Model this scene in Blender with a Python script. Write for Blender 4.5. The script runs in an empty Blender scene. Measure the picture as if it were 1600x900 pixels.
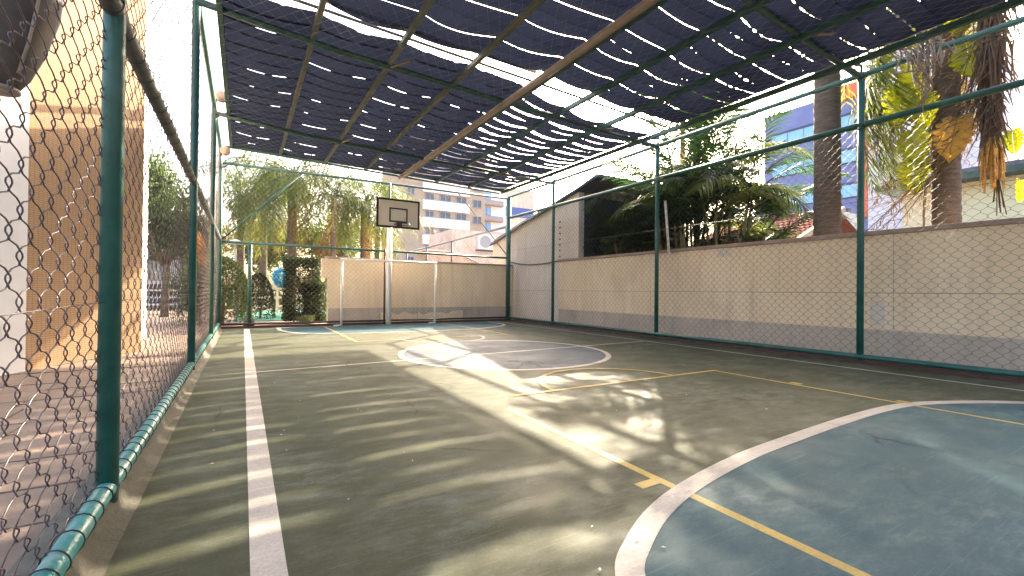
import bpy, math, random
import numpy as np
from mathutils import Vector, Matrix
random.seed(7); rng = np.random.default_rng(7)
R_ = math.radians; PI = math.pi
scn = bpy.context.scene
COL = scn.collection

# ------------------------------------------------------------------ camera
cd = bpy.data.cameras.new('camera'); cam = bpy.data.objects.new('camera', cd); COL.objects.link(cam)
cd.sensor_width = 36; cd.lens = 36 * 698.83 / 1600; cd.clip_start = .05; cd.clip_end = 2000
cr = Vector((.8567592, -.5156187, .0100536)); cu = Vector((-.0120377, -.0005053, .9999274)); cf = Vector((.5155762, .8568180, .0066398))
m = Matrix((cr, cu, -cf)).transposed().to_4x4(); m.translation = (0, 0, 1.1); cam.matrix_world = m
scn.camera = cam
# ------------------------------------------------------------------ light
SUN_EL, SUN_AZ = R_(30.0), R_(48.2)            # azimuth from +Y towards +X
w = bpy.data.worlds.new('World'); scn.world = w; w.use_nodes = True
nt = w.node_tree; bg = nt.nodes['Background']
sky = nt.nodes.new('ShaderNodeTexSky'); sky.sky_type = 'NISHITA'; sky.sun_disc = False
sky.sun_elevation = SUN_EL; sky.sun_rotation = SUN_AZ; sky.dust_density = 6.0; sky.air_density = .8; sky.ozone_density = .6
nt.links.new(sky.outputs[0], bg.inputs[0]); bg.inputs[1].default_value = .15
sd = bpy.data.lights.new('sun', 'SUN'); sun = bpy.data.objects.new('sun', sd); COL.objects.link(sun)
sd.energy = 2.4; sd.angle = R_(.53); sd.color = (1, .90, .74)
sv = Vector((math.cos(SUN_EL) * math.sin(SUN_AZ), math.cos(SUN_EL) * math.cos(SUN_AZ), math.sin(SUN_EL)))
sun.rotation_euler = (-sv).to_track_quat('-Z', 'Y').to_euler()
scn.view_settings.view_transform = 'Standard'; scn.view_settings.look = 'None'
scn.view_settings.exposure = 3.0; scn.view_settings.gamma = 1
try:
    scn.view_settings.use_white_balance = True; scn.view_settings.white_balance_temperature = 7100      # camera white balance, set for the shade
except Exception: pass
try:
    scn.cycles.max_bounces = 8; scn.cycles.diffuse_bounces = 5; scn.cycles.transparent_max_bounces = 8
except Exception: pass

# ------------------------------------------------------------------ materials
def mat(name, c1, c2=None, scale=6, rough=.7, bump=0, bscale=None, detail=6, metal=0, stretch=None, translucent=None, c3=None, s3=.7, spec=None, drip=None):
    mt = bpy.data.materials.new(name); mt.use_nodes = True
    t = mt.node_tree; n = t.nodes; l = t.links; b = n['Principled BSDF']
    b.inputs['Roughness'].default_value = rough; b.inputs['Metallic'].default_value = metal
    if spec is not None: b.inputs['Specular IOR Level'].default_value = spec
    c1 = (*c1, 1); c2 = (*c2, 1) if c2 else tuple(x * .8 for x in c1[:3]) + (1,)
    tc = n.new('ShaderNodeTexCoord'); vec = tc.outputs['Object']
    if stretch:
        mp = n.new('ShaderNodeMapping'); mp.inputs['Scale'].default_value = stretch; l.new(vec, mp.inputs[0]); vec = mp.outputs[0]
    no = n.new('ShaderNodeTexNoise'); no.inputs['Scale'].default_value = scale; no.inputs['Detail'].default_value = detail
    no.inputs['Roughness'].default_value = .65; l.new(vec, no.inputs['Vector'])
    rp = n.new('ShaderNodeValToRGB'); rp.color_ramp.elements[0].position = .35; rp.color_ramp.elements[1].position = .65
    rp.color_ramp.elements[0].color = c1; rp.color_ramp.elements[1].color = c2; l.new(no.outputs[0], rp.inputs[0])
    colr = rp.outputs[0]
    if c3:
        n3 = n.new('ShaderNodeTexNoise'); n3.inputs['Scale'].default_value = s3; n3.inputs['Detail'].default_value = 8; n3.inputs['Roughness'].default_value = .7
        l.new(tc.outputs['Object'], n3.inputs['Vector'])
        r3 = n.new('ShaderNodeValToRGB'); r3.color_ramp.elements[0].position = .5; r3.color_ramp.elements[1].position = .72
        l.new(n3.outputs[0], r3.inputs[0])
        mx = n.new('ShaderNodeMixRGB'); mx.inputs[2].default_value = (*c3, 1); l.new(r3.outputs[0], mx.inputs[0]); l.new(colr, mx.inputs[1]); colr = mx.outputs[0]
    if drip:
        md = n.new('ShaderNodeMapping'); md.inputs['Scale'].default_value = (5, 5, .35); l.new(tc.outputs['Object'], md.inputs[0])
        nd = n.new('ShaderNodeTexNoise'); nd.inputs['Scale'].default_value = 1.6; nd.inputs['Detail'].default_value = 7; l.new(md.outputs[0], nd.inputs['Vector'])
        rd = n.new('ShaderNodeValToRGB'); rd.color_ramp.elements[0].position = .52; rd.color_ramp.elements[1].position = .78; rd.color_ramp.elements[1].color = (.45, .45, .45, 1); l.new(nd.outputs[0], rd.inputs[0])
        mx = n.new('ShaderNodeMixRGB'); mx.inputs[2].default_value = (*drip, 1); l.new(rd.outputs[0], mx.inputs[0]); l.new(colr, mx.inputs[1]); colr = mx.outputs[0]
    l.new(colr, b.inputs['Base Color'])
    if bump:
        nb = n.new('ShaderNodeTexNoise'); nb.inputs['Scale'].default_value = bscale or scale * 6; nb.inputs['Detail'].default_value = 4; l.new(vec, nb.inputs['Vector'])
        bp = n.new('ShaderNodeBump'); bp.inputs['Strength'].default_value = bump; bp.inputs['Distance'].default_value = .01
        l.new(nb.outputs[0], bp.inputs['Height']); l.new(bp.outputs[0], b.inputs['Normal'])
    if translucent:
        tr = n.new('ShaderNodeBsdfTranslucent'); tr.inputs[0].default_value = (*translucent, 1)
        ms = n.new('ShaderNodeMixShader'); ms.inputs[0].default_value = .5
        l.new(b.outputs[0], ms.inputs[1]); l.new(tr.outputs[0], ms.inputs[2]); l.new(ms.outputs[0], n['Material Output'].inputs[0])
    return mt

def floor_mat(name, a, b_, worn, wear=.6, rough=.56):
    """painted concrete: blotches, pale worn patches, fine scratches and hairline cracks"""
    mt = bpy.data.materials.new(name); mt.use_nodes = True
    t = mt.node_tree; n = t.nodes; l = t.links; b = n['Principled BSDF']; b.inputs['Specular IOR Level'].default_value = .13
    tc = n.new('ShaderNodeTexCoord')
    def noise(sc, det, vec=None, rg=.65):
        x = n.new('ShaderNodeTexNoise'); x.inputs['Scale'].default_value = sc; x.inputs['Detail'].default_value = det; x.inputs['Roughness'].default_value = rg
        l.new(vec or tc.outputs['Object'], x.inputs['Vector']); return x.outputs[0]
    def ramp(src, p0, p1, c0=(0, 0, 0, 1), c1=(1, 1, 1, 1)):
        x = n.new('ShaderNodeValToRGB'); e = x.color_ramp.elements; e[0].position = p0; e[1].position = p1; e[0].color = c0; e[1].color = c1
        l.new(src, x.inputs[0]); return x.outputs[0]
    def mix(fac, c1, c2, k=1):
        if k != 1:
            mm = n.new('ShaderNodeMath'); mm.operation = 'MULTIPLY'; mm.inputs[1].default_value = k; l.new(fac, mm.inputs[0]); fac = mm.outputs[0]
        x = n.new('ShaderNodeMixRGB'); l.new(fac, x.inputs[0]); l.new(c1, x.inputs[1])
        if isinstance(c2, tuple): x.inputs[2].default_value = (*c2, 1)
        else: l.new(c2, x.inputs[2])
        return x.outputs[0]
    base = ramp(noise(1.1, 7), .35, .68, (*a, 1), (*b_, 1))
    mp = n.new('ShaderNodeMapping'); mp.inputs['Rotation'].default_value = (0, 0, R_(35)); mp.inputs['Scale'].default_value = (1.0, 2.4, 1); l.new(tc.outputs['Object'], mp.inputs[0])
    st = noise(3.0, 12, mp.outputs[0], .78)
    big = ramp(noise(.5, 4), .42, .60)
    wf = n.new('ShaderNodeMath'); wf.operation = 'MULTIPLY'; l.new(ramp(st, .46, .64), wf.inputs[0]); l.new(big, wf.inputs[1])
    c = mix(wf.outputs[0], base, worn, wear)
    fine = ramp(noise(70, 3), .3, .75, (.82, .82, .82, 1), (1.12, 1.12, 1.12, 1))
    mu = n.new('ShaderNodeMixRGB'); mu.blend_type = 'MULTIPLY'; mu.inputs[0].default_value = 1; l.new(c, mu.inputs[1]); l.new(fine, mu.inputs[2]); c = mu.outputs[0]
    # scratches
    for rot, sc in ((20, 3.0), (75, 2.4), (-40, 2.0)):
        m2 = n.new('ShaderNodeMapping'); m2.inputs['Rotation'].default_value = (0, 0, R_(rot)); m2.inputs['Scale'].default_value = (.7 * sc, 26 * sc, 1); l.new(tc.outputs['Object'], m2.inputs[0])
        s = ramp(noise(1, 2, m2.outputs[0], .5), .66, .71)
        c = mix(s, c, tuple(min(1, x * 1.5 + .03) for x in b_), .32)
    # cracks
    v = n.new('ShaderNodeTexVoronoi'); v.feature = 'DISTANCE_TO_EDGE'; v.inputs['Scale'].default_value = .55
    wv = n.new('ShaderNodeMixRGB'); wv.blend_type = 'ADD'; wv.inputs[0].default_value = .35
    nn = n.new('ShaderNodeTexNoise'); nn.inputs['Scale'].default_value = 2.5; nn.inputs['Detail'].default_value = 6; l.new(tc.outputs['Object'], nn.inputs['Vector'])
    l.new(tc.outputs['Object'], wv.inputs[1]); l.new(nn.outputs[1], wv.inputs[2]); l.new(wv.outputs[0], v.inputs['Vector'])
    cm = n.new('ShaderNodeMath'); cm.operation = 'MULTIPLY'; l.new(ramp(v.outputs[0], .0045, .010, (1, 1, 1, 1), (0, 0, 0, 1)), cm.inputs[0]); l.new(ramp(noise(.8, 2), .5, .6), cm.inputs[1])
    c = mix(cm.outputs[0], c, tuple(x * .35 for x in a), .7)
    l.new(c, b.inputs['Base Color'])
    rr = ramp(noise(1.7, 5), .3, .7, (rough - .08,) * 3 + (1,), (rough + .2,) * 3 + (1,)); l.new(rr, b.inputs['Roughness'])
    bp = n.new('ShaderNodeBump'); bp.inputs['Strength'].default_value = .25; bp.inputs['Distance'].default_value = .004
    l.new(noise(45, 4), bp.inputs['Height']); l.new(bp.outputs[0], b.inputs['Normal'])
    return mt

def tile_mat(name, c, grout, size, c2=None):
    mt = bpy.data.materials.new(name); mt.use_nodes = True
    t = mt.node_tree; n = t.nodes; l = t.links; b = n['Principled BSDF']; b.inputs['Roughness'].default_value = .85; b.inputs['Specular IOR Level'].default_value = .15
    uv = n.new('ShaderNodeTexCoord')
    br = n.new('ShaderNodeTexBrick'); br.offset = 0; br.inputs['Color1'].default_value = (*c, 1); br.inputs['Color2'].default_value = (*(c2 or c), 1)
    br.inputs['Mortar'].default_value = (*grout, 1); br.inputs['Scale'].default_value = 1; br.inputs['Brick Width'].default_value = size[0]; br.inputs['Row Height'].default_value = size[1]; br.inputs['Mortar Size'].default_value = .005
    l.new(uv.outputs['UV'], br.inputs['Vector']); l.new(br.outputs[0], b.inputs['Base Color'])
    bp = n.new('ShaderNodeBump'); bp.inputs['Strength'].default_value = .3; bp.inputs['Distance'].default_value = .003; bp.invert = True; l.new(br.outputs['Fac'], bp.inputs['Height']); l.new(bp.outputs[0], b.inputs['Normal'])
    return mt

M = dict(
    floor=floor_mat('court_green', (.056, .061, .033), (.093, .098, .060), (.185, .205, .190), .65),
    blue=floor_mat('court_blue', (.030, .088, .108), (.054, .118, .136), (.18, .25, .255), .6),
    circle_blue=floor_mat('circle_blue', (.064, .084, .112), (.090, .112, .136), (.30, .32, .32), .6),
    white_line=floor_mat('white_line', (.50, .44, .38), (.62, .55, .48), (.30, .27, .24), .6, .5),
    yellow_line=floor_mat('yellow_line', (.44, .30, .08), (.54, .39, .12), (.34, .28, .17), .6, .5),
    concrete=mat('kerb_concrete', (.060, .057, .040), (.112, .100, .075), 5, .85, .5, 60),
    maroon=mat('kerb_maroon', (.05, .022, .018), (.10, .045, .035), 4, .8, .3),
    paving=mat('paving_stone', (.185, .13, .092), (.26, .185, .135), 3, .8, .4, 50, c3=(.17, .13, .115), s3=1.3),
    soil=mat('ground_soil', (.16, .11, .08), (.24, .18, .13), 1.5, .95, .6, 30),
    gravel=mat('red_gravel', (.26, .15, .12), (.40, .27, .23), 30, .95, .8, 60),
    mat_green=mat('play_mat', (.03, .20, .13), (.06, .28, .19), 12, .9, .5),
    green_steel=mat('green_paint', (.010, .070, .056), (.020, .108, .086), 5, .42, .3, 40, c3=(.035, .13, .105), s3=3, drip=(.06, .075, .055)),
    teal_pipe=mat('teal_paint', (.035, .21, .19), (.07, .30, .27), 9, .3, .2, 50, c3=(.32, .40, .36), s3=7),
    dark_pipe=mat('dark_pipe', (.045, .048, .055), (.10, .10, .105), 9, .5, .2),
    wire=mat('fence_wire', (.055, .035, .042), (.10, .065, .07), 10, .4, 0, metal=.3),
    wire_green=mat('fence_wire_green', (.05, .055, .045), (.10, .09, .075), 10, .4),
    wire_dark=mat('tie_wire', (.02, .02, .02), (.04, .04, .04), 10, .5),
    net=mat('net_cord', (.20, .18, .16), (.30, .26, .22), 10, .9),
    shade=mat('shade_cloth', (.008, .010, .019), (.020, .022, .036), 3, .8, .6, 40, stretch=(.6, 14, 1), translucent=(.0062, .0085, .017)),
    beam=mat('roof_beam', (.045, .080, .060), (.15, .135, .10), 2.2, .5, .2, stretch=(1, .4, 1)),
    beam_dark=mat('roof_beam_green', (.012, .065, .055), (.03, .10, .085), 3, .45, .2),
    tan_beam=mat('tan_beam', (.33, .25, .19), (.22, .17, .13), 3, .55, .2),
    pink_tube=mat('pink_tube', (.50, .36, .33), (.40, .29, .26), 3, .6),
    beige=mat('beige_plaster', (.80, .62, .42), (.87, .71, .51), 1.3, .9, .25, 60, stretch=(1, 1, .35), c3=(.72, .56, .41), s3=.9, drip=(.55, .42, .30)),
    plinth=mat('plinth_plaster', (.48, .40, .33), (.57, .475, .39), 2, .9, .3, 70, c3=(.40, .33, .27), s3=.8, drip=(.30, .25, .20)),
    coping=mat('coping', (.30, .21, .165), (.40, .30, .24), 3, .9, .4, 50),
    patch=mat('patch_plaster', (.66, .58, .50), (.70, .62, .54), 4, .9, .2),
    white_paint=mat('white_paint', (.74, .68, .62), (.80, .75, .70), 6, .45, .1),
    white_wall=mat('white_wall', (.68, .66, .64), (.76, .74, .71), 1.5, .9, .2, 60),
    house_plaster=mat('house_plaster', (.66, .56, .47), (.73, .63, .54), 1.2, .9, .2, 60, drip=(.5, .42, .35)),
    black_paint=mat('black_paint', (.02, .015, .015), (.035, .025, .025), 8, .45),
    board=mat('board_face', (.74, .68, .58), (.79, .73, .64), 2.5, .55, .05),
    rust=mat('dark_rim', (.06, .035, .04), (.09, .05, .05), 10, .5),
    tower=tile_mat('tower_tile', (.40, .25, .14), (.29, .19, .12), (.06, .03), (.43, .275, .16)),
    hood=mat('hood_metal', (.05, .042, .045), (.10, .082, .078), 3, .5, .3),
    hood_rim=mat('hood_rim', (.24, .20, .17), (.30, .25, .21), 5, .5),
    apt=mat('apartment_beige', (.42, .33, .24), (.50, .40, .30), .5, .9, .2),
    spandrel=mat('white_band', (.80, .76, .74), (.86, .83, .82), 1, .8),
    pinkwall=mat('stained_wall', (.62, .46, .36), (.74, .62, .54), .8, .9, .3, 30, stretch=(3, 1, .6), c3=(.55, .34, .22), s3=1.2),
    glass=mat('dark_glass', (.06, .075, .09), (.12, .13, .15), 2, .12, spec=.8),
    skyglass=mat('blue_glass', (.16, .40, .72), (.24, .50, .82), 1, .15, spec=.8),
    frame_grey=mat('frame_grey', (.30, .30, .32), (.36, .36, .38), 5, .5),
    bluetile=mat('blue_tile', (.13, .17, .36), (.17, .21, .42), 1, .5, .2, 60),
    dark_band=mat('dark_band', (.05, .06, .10), (.07, .08, .13), 2, .5),
    orange=mat('orange_panel', (.55, .15, .08), (.60, .18, .10), 2, .6),
    greywall=mat('grey_wall', (.52, .53, .60), (.58, .59, .65), 1, .85, .1),
    palegreen=mat('pale_green_wall', (.52, .58, .42), (.58, .64, .48), .8, .9, .1),
    fascia=mat('dark_green_fascia', (.03, .07, .065), (.05, .10, .09), 3, .6),
    terracotta=mat('terracotta', (.34, .12, .075), (.48, .20, .13), 14, .85, .5, 40, c3=(.26, .10, .07), s3=1.5),
    verge=mat('verge_board', (.50, .36, .25), (.58, .44, .32), 5, .8),
    slate=mat('slate_roof', (.10, .11, .14), (.16, .17, .20), 4, .8, .4),
    dark_wall=mat('shaded_wall', (.03, .035, .05), (.05, .055, .07), 3, .7),  # shade on the house's near side put into the wall colour
    bark=mat('palm_bark', (.075, .056, .045), (.16, .125, .10), 5, .9, .8, 30, stretch=(1, 1, 7)),
    stem=mat('areca_stem', (.13, .12, .06), (.24, .19, .09), 6, .6, .3, stretch=(1, 1, 5)),
    queen=mat('queen_leaf', (.030, .058, .022), (.058, .082, .032), 3, .5, translucent=(.135, .185, .045)),
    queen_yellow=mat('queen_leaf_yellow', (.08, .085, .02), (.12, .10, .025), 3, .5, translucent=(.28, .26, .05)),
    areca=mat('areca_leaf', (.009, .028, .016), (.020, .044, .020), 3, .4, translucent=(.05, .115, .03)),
    areca_lit=mat('areca_leaf_sunlit', (.07, .11, .02), (.11, .13, .025), 3, .4, translucent=(.36, .42, .05)),  # brighter copy of the areca leaf, sunlight put into its colour
    dry=mat('dry_frond', (.11, .07, .045), (.21, .14, .09), 6, .85, translucent=(.14, .085, .05)),
    orange_dry=mat('orange_dry_frond', (.24, .11, .03), (.32, .17, .045), 6, .8, translucent=(.30, .15, .03)),
    bigleaf=mat('philodendron_leaf', (.13, .17, .012), (.18, .21, .015), 3, .4, translucent=(.62, .64, .02)),
    bigleaf_amber=mat('amber_leaf', (.42, .24, .04), (.50, .30, .06), 4, .5, translucent=(.55, .30, .04)),
    fruit=mat('palm_fruit', (.50, .24, .04), (.62, .34, .07), 9, .6),
    rope=mat('dry_strand', (.19, .145, .11), (.30, .235, .185), 8, .9),
    hedge=mat('hedge_leaf', (.010, .022, .006), (.022, .038, .010), 5, .6, translucent=(.025, .045, .008)),
    bush=mat('bush_leaf', (.035, .06, .018), (.065, .092, .028), 5, .6, translucent=(.11, .15, .035)),
    tree=mat('tree_leaf', (.035, .065, .028), (.07, .10, .04), 5, .6, translucent=(.14, .22, .06)),
    tuft=mat('tuft_blade', (.10, .13, .06), (.16, .18, .09), 5, .6, translucent=(.2, .24, .08)),
    tinsel=mat('blue_tinsel', (.03, .42, .66), (.07, .56, .80), 20, .4),
    petal=mat('petal', (.72, .70, .62), (.80, .78, .70), 5, .7),
    black_slat=mat('black_slat', (.015, .014, .013), (.03, .028, .025), 5, .6),
    lamp=mat('lamp_body', (.36, .26, .20), (.46, .34, .26), 6, .6),
    timber=mat('pale_timber', (.62, .50, .42), (.70, .58, .50), 6, .7),
    sign_blue=mat('sign_blue', (.07, .11, .30), (.09, .14, .34), 4, .6),
    orange_shrub=mat('orange_shrub', (.50, .26, .06), (.60, .34, .08), 9, .7, translucent=(.6, .3, .05)),
)

# ------------------------------------------------------------------ mesh helpers
def children(o): return [c for c in bpy.data.objects if c.parent == o]
def tag(o, label=None, cat=None, group=None, kind=None):
    if label: o['label'] = label
    if cat: o['category'] = cat
    if group: o['group'] = group
    if kind: o['kind'] = kind
    return o
def empty(name, loc, label, cat, group=None, rz=0):
    o = bpy.data.objects.new(name, None); COL.objects.link(o); o.location = loc; o.rotation_euler = (0, 0, rz); o.empty_display_size = .1
    return tag(o, label, cat, group)
def link(name, mesh, parent=None, loc=(0, 0, 0), rot=(0, 0, 0), scale=(1, 1, 1)):
    o = bpy.data.objects.new(name, mesh); COL.objects.link(o); o.parent = parent; o.location = loc; o.rotation_euler = rot; o.scale = scale
    return o

class MB:
    def __init__(s): s.v = []; s.f = []; s.n = 0
    def add(s, V, F):
        V = np.asarray(V, float); s.v.append(V)
        s.f += [tuple(i + s.n for i in f) for f in F]; s.n += len(V); return s
    def box(s, x0, x1, y0, y1, z0, z1):
        V = [(x, y, z) for z in (z0, z1) for x, y in ((x0, y0), (x1, y0), (x1, y1), (x0, y1))]
        return s.add(V, [(3, 2, 1, 0), (4, 5, 6, 7), (0, 1, 5, 4), (1, 2, 6, 5), (2, 3, 7, 6), (3, 0, 4, 7)])
    def bar(s, a, b, wx, wz=None, up=(0, 0, 1)):
        """square bar a->b"""
        wz = wz or wx; a = Vector(a); b = Vector(b); d = (b - a).normalized(); up = Vector(up)
        if abs(d.dot(up)) > .99: up = Vector((0, 1, 0))
        x = d.cross(up).normalized() * wx / 2; y = x.cross(d).normalized() * wz / 2
        V = [p + q for p in (a, b) for q in (x + y, -x + y, -x - y, x - y)]
        return s.add([tuple(v) for v in V], [(0, 1, 2, 3), (7, 6, 5, 4), (0, 4, 5, 1), (1, 5, 6, 2), (2, 6, 7, 3), (3, 7, 4, 0)])
    def tube(s, path, r, n=10, ref=None, cap=True):
        P = np.asarray(path, float); k = len(P); r = np.broadcast_to(np.asarray(r, float), (k,))
        T = np.gradient(P, axis=0) if k > 2 else np.array([P[1] - P[0]] * 2)
        T /= np.linalg.norm(T, axis=1)[:, None] + 1e-12
        if ref is None:
            a = np.abs(T).mean(0); ref = np.eye(3)[np.argmin(a)]
        A = np.cross(T, ref); A /= np.linalg.norm(A, axis=1)[:, None] + 1e-12; B = np.cross(T, A)
        th = np.arange(n) * 2 * PI / n
        V = (P[:, None] + r[:, None, None] * (A[:, None] * np.cos(th)[None, :, None] + B[:, None] * np.sin(th)[None, :, None])).reshape(-1, 3)
        F = []
        for i in range(k - 1):
            b0 = i * n
            for j in range(n): j2 = (j + 1) % n; F.append((b0 + j, b0 + j2, b0 + n + j2, b0 + n + j))
        if cap: F += [tuple(range(n))[::-1], tuple(range((k - 1) * n, k * n))]
        return s.add(V, F)
    def lathe(s, prof, c=(0, 0, 0), n=20):
        k = len(prof); V = [(c[0] + r * math.cos(2 * PI * j / n), c[1] + r * math.sin(2 * PI * j / n), c[2] + z) for r, z in prof for j in range(n)]
        F = [(i * n + j, i * n + (j + 1) % n, (i + 1) * n + (j + 1) % n, (i + 1) * n + j) for i in range(k - 1) for j in range(n)]
        F += [tuple(range(n))[::-1], tuple(range((k - 1) * n, k * n))]
        return s.add(V, F)
    def prism(s, poly, z0, z1):
        n = len(poly); V = [(x, y, z0) for x, y in poly] + [(x, y, z1) for x, y in poly]
        return s.add(V, [tuple(range(n))[::-1], tuple(range(n, 2 * n))] + [(i, (i + 1) % n, n + (i + 1) % n, n + i) for i in range(n)])
    def mesh(s, name, material, smooth=False, off=(0, 0, 0)):
        me = bpy.data.meshes.new(name); V = np.concatenate(s.v) - np.asarray(off, float)
        me.from_pydata(V.tolist(), [], s.f); me.materials.append(material)
        if smooth: me.polygons.foreach_set('use_smooth', [True] * len(me.polygons))
        me.update(); return me
    def build(s, name, material, parent=None, smooth=False, kind=None, label=None, bevel=0):
        off = (0, 0, 0); p = parent
        while p: off = np.add(off, p.location); p = p.parent
        o = link(name, s.mesh(name, material, smooth, off), parent)
        if kind: o['kind'] = kind
        if label: o['label'] = label
        if bevel:
            bm = o.modifiers.new('bevel', 'BEVEL'); bm.width = bevel; bm.segments = 2; bm.limit_method = 'ANGLE'
        return o

def strip(path, wdt, z, side=0):
    """flat ribbon on the floor along a polyline; side 0 centred, 1 all on the right"""
    P = np.asarray(path, float); T = np.gradient(P, axis=0) if len(P) > 2 else np.array([P[1] - P[0]] * 2)
    T /= np.linalg.norm(T, axis=1)[:, None]; N = np.stack([T[:, 1], -T[:, 0]], 1)
    a, b = ((-.5, .5) if side == 0 else (0, 1))
    A = P + N * wdt * a; B = P + N * wdt * b; k = len(P)
    V = [(x, y, z) for x, y in A] + [(x, y, z) for x, y in B]
    return MB().add(V, [(i, k + i, k + i + 1, i + 1) for i in range(k - 1)])
def smooth_path(pts, n=8):
    P = [np.array(p, float) for p in pts]; P = [2 * P[0] - P[1]] + P + [2 * P[-1] - P[-2]]; out = []
    for i in range(1, len(P) - 2):
        for t in np.linspace(0, 1, n, endpoint=False):
            a, b, c, d = P[i - 1:i + 3]
            out.append(.5 * ((2 * b) + (c - a) * t + (2 * a - 5 * b + 4 * c - d) * t * t + (3 * b - a - 3 * c + d) * t ** 3))
    return np.array(out + [P[-2]])

# ------------------------------------------------------------------ ground and court
XL, XR, YF = -.55, 8.52, 14.45
g = MB().add([(-600, -600, -.08), (600, -600, -.08), (600, 900, -.08), (-600, 900, -.08)], [(0, 1, 2, 3)]).build('ground', M['soil'], kind='structure')
court = MB().box(-.5, XR + .12, -4, YF + .05, -.3, 0).build('court_floor', M['floor'], kind='structure')
def circ(c, r, a0=0, a1=360, n=64): return [(c[0] + r * math.cos(R_(a)), c[1] + r * math.sin(R_(a))) for a in np.linspace(a0, a1, n)]
def disc(poly, z, name, mt):
    return MB().add([(x, y, z) for x, y in poly], [tuple(range(len(poly)))]).build(name, mt, court)
cc, rc = (4.05, 6.95), 1.82
disc(circ(cc, rc - .03, n=65)[:-1], .0010, 'centre_circle', M['circle_blue'])
ga = smooth_path([(.82, -1.0), (.80, -.1), (.88, .45), (1.02, .9), (1.25, 1.28), (1.48, 1.45), (1.82, 1.61), (2.27, 1.73), (2.94, 1.83), (3.6, 1.87), (4.39, 1.90), (5.2, 1.90), (5.81, 1.83), (6.4, 1.60), (6.97, 1.24), (7.35, .75), (7.5, .1), (7.5, -1)])
gf = np.stack([ga[:, 0], 13.35 - ga[:, 1]], 1)
disc([tuple(p) for p in ga][::-1], .0010, 'goal_area', M['blue']); gfc = gf[gf[:, 1] < 14.1]; disc([tuple(p) for p in gfc], .0010, 'goal_area', M['blue'])
def line(name, path, wdt, mt, z, side=0): return strip(path, wdt, z, side).build(name, mt, court)
Wl, Yl = M['white_line'], M['yellow_line']
line('boundary_line', [(.10, -4), (.10, 14.05)], .125, Wl, .0032)
line('boundary_line', [(7.75, -4), (7.82, 14.05)], .06, Wl, .0032)
line('boundary_line', [(.04, 14.02), (7.85, 14.02)], .05, Wl, .0044)
line('halfway_line', [(.16, 6.76), (7.72, 7.08)], .055, Wl, .0032)
line('circle_line', circ(cc, rc), .09, Wl, .0044)
line('goal_area_line', ga, .115, Wl, .0044, 1)
line('goal_area_line', gfc[::-1], .10, Wl, .0044, 1)
line('key_line', [(2.02, -4), (2.13, 3.60)], .06, Yl, .0020); line('key_line', [(5.74, -4), (5.74, 3.97)], .05, Yl, .0020)
line('free_throw_line', [(2.40, 4.01), (5.77, 3.95)], .06, Yl, .0056)
line('free_throw_arc', circ((3.93, 3.99), .96, 0, 180, 32), .06, Yl, .0068)
line('key_mark', [(1.93, 1.80), (2.075, 1.80)], .07, Yl, .0025)
line('key_mark', [(5.77, 2.9), (5.86, 2.9)], .13, Yl, .0056); line('key_mark', [(5.77, 1.85), (5.86, 1.85)], .13, Yl, .0056)
line('key_line', [(2.07, 9.72), (2.05, 14)], .06, Yl, .0020); line('key_line', [(5.74, 9.74), (5.74, 14)], .05, Yl, .0020)
line('free_throw_line', [(2.04, 9.70), (5.77, 9.74)], .06, Yl, .0056); line('free_throw_arc', circ((3.98, 9.72), .96, 180, 360, 32), .06, Wl, .0068)
# kerbs
def kerb(name, prof, y0, y1, mt):
    n = 40; V = []; F = []; k = len(prof)
    for i in range(n + 1):
        y = y0 + (y1 - y0) * i / n; j = random.uniform(-.008, .008)
        V += [(x + (j if 0 < q < k - 1 else 0), y, z + j * .5) for q, (x, z) in enumerate(prof)]
    for i in range(n): F += [(i * k + q, i * k + q + 1, (i + 1) * k + q + 1, (i + 1) * k + q) for q in range(k - 1)]
    return MB().add(V, F).build(name, mt, kind='structure', smooth=True)
kerb('kerb', [(-.44, .002), (-.49, .018), (-.52, .07), (-.56, .085), (-.70, .085), (-.73, -.1)], -4, YF - .2, M['concrete'])
MB().box(-.75, XR + .1, YF - .08, YF + .10, -.2, .055).build('kerb', M['maroon'], kind='structure', bevel=.012)
MB().box(XR - .10, XR + .5, -4, YF - .1, -.2, .03).build('kerb', M['maroon'], kind='structure', bevel=.01)
# stone paving outside the left fence (each slab a part)
pav = MB().box(-9, -.74, -4, 24.5, -.2, -.035).build('pavement', M['soil'], kind='structure')
y = -1.5; cnt = 0
while y < 14.5:
    hgt = random.uniform(.38, .62); x = -.742; first = True
    while x > -4.6:
        wd = random.uniform(.55, 1.15)
        if cnt < 280:
            j = [random.uniform(-.012, .012) for _ in range(4)]; z = random.uniform(-.006, .004)
            MB().prism([(x - wd + .008 + j[0], y + .008), (x - .008 + j[1], y + .008 + j[2]), (x - .008, y + hgt - .008 + j[3]), (x - wd + .008, y + hgt - .008)][::1], -.06, z).build('paving_slab', M['paving'], pav); cnt += 1
        x -= wd
    y += hgt
MB().add([(-9, 14.2, -.004), (-.76, 14.2, -.004), (-.76, 24.5, -.004), (-9, 24.5, -.004)], [(0, 1, 2, 3)]).build('paving_sheet', M['paving'], pav)
MB().add([(-.74, YF + .12, -.03), (2.3, YF + .12, -.03), (2.3, 17.6, -.03), (-.74, 17.6, -.03)], [(0, 1, 2, 3)]).build('path', M['gravel'], kind='structure')
MB().box(-.2, 3.6, 17.6, 26, -.2, -.005).build('playground_mat', M['mat_green'], kind='structure')

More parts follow.
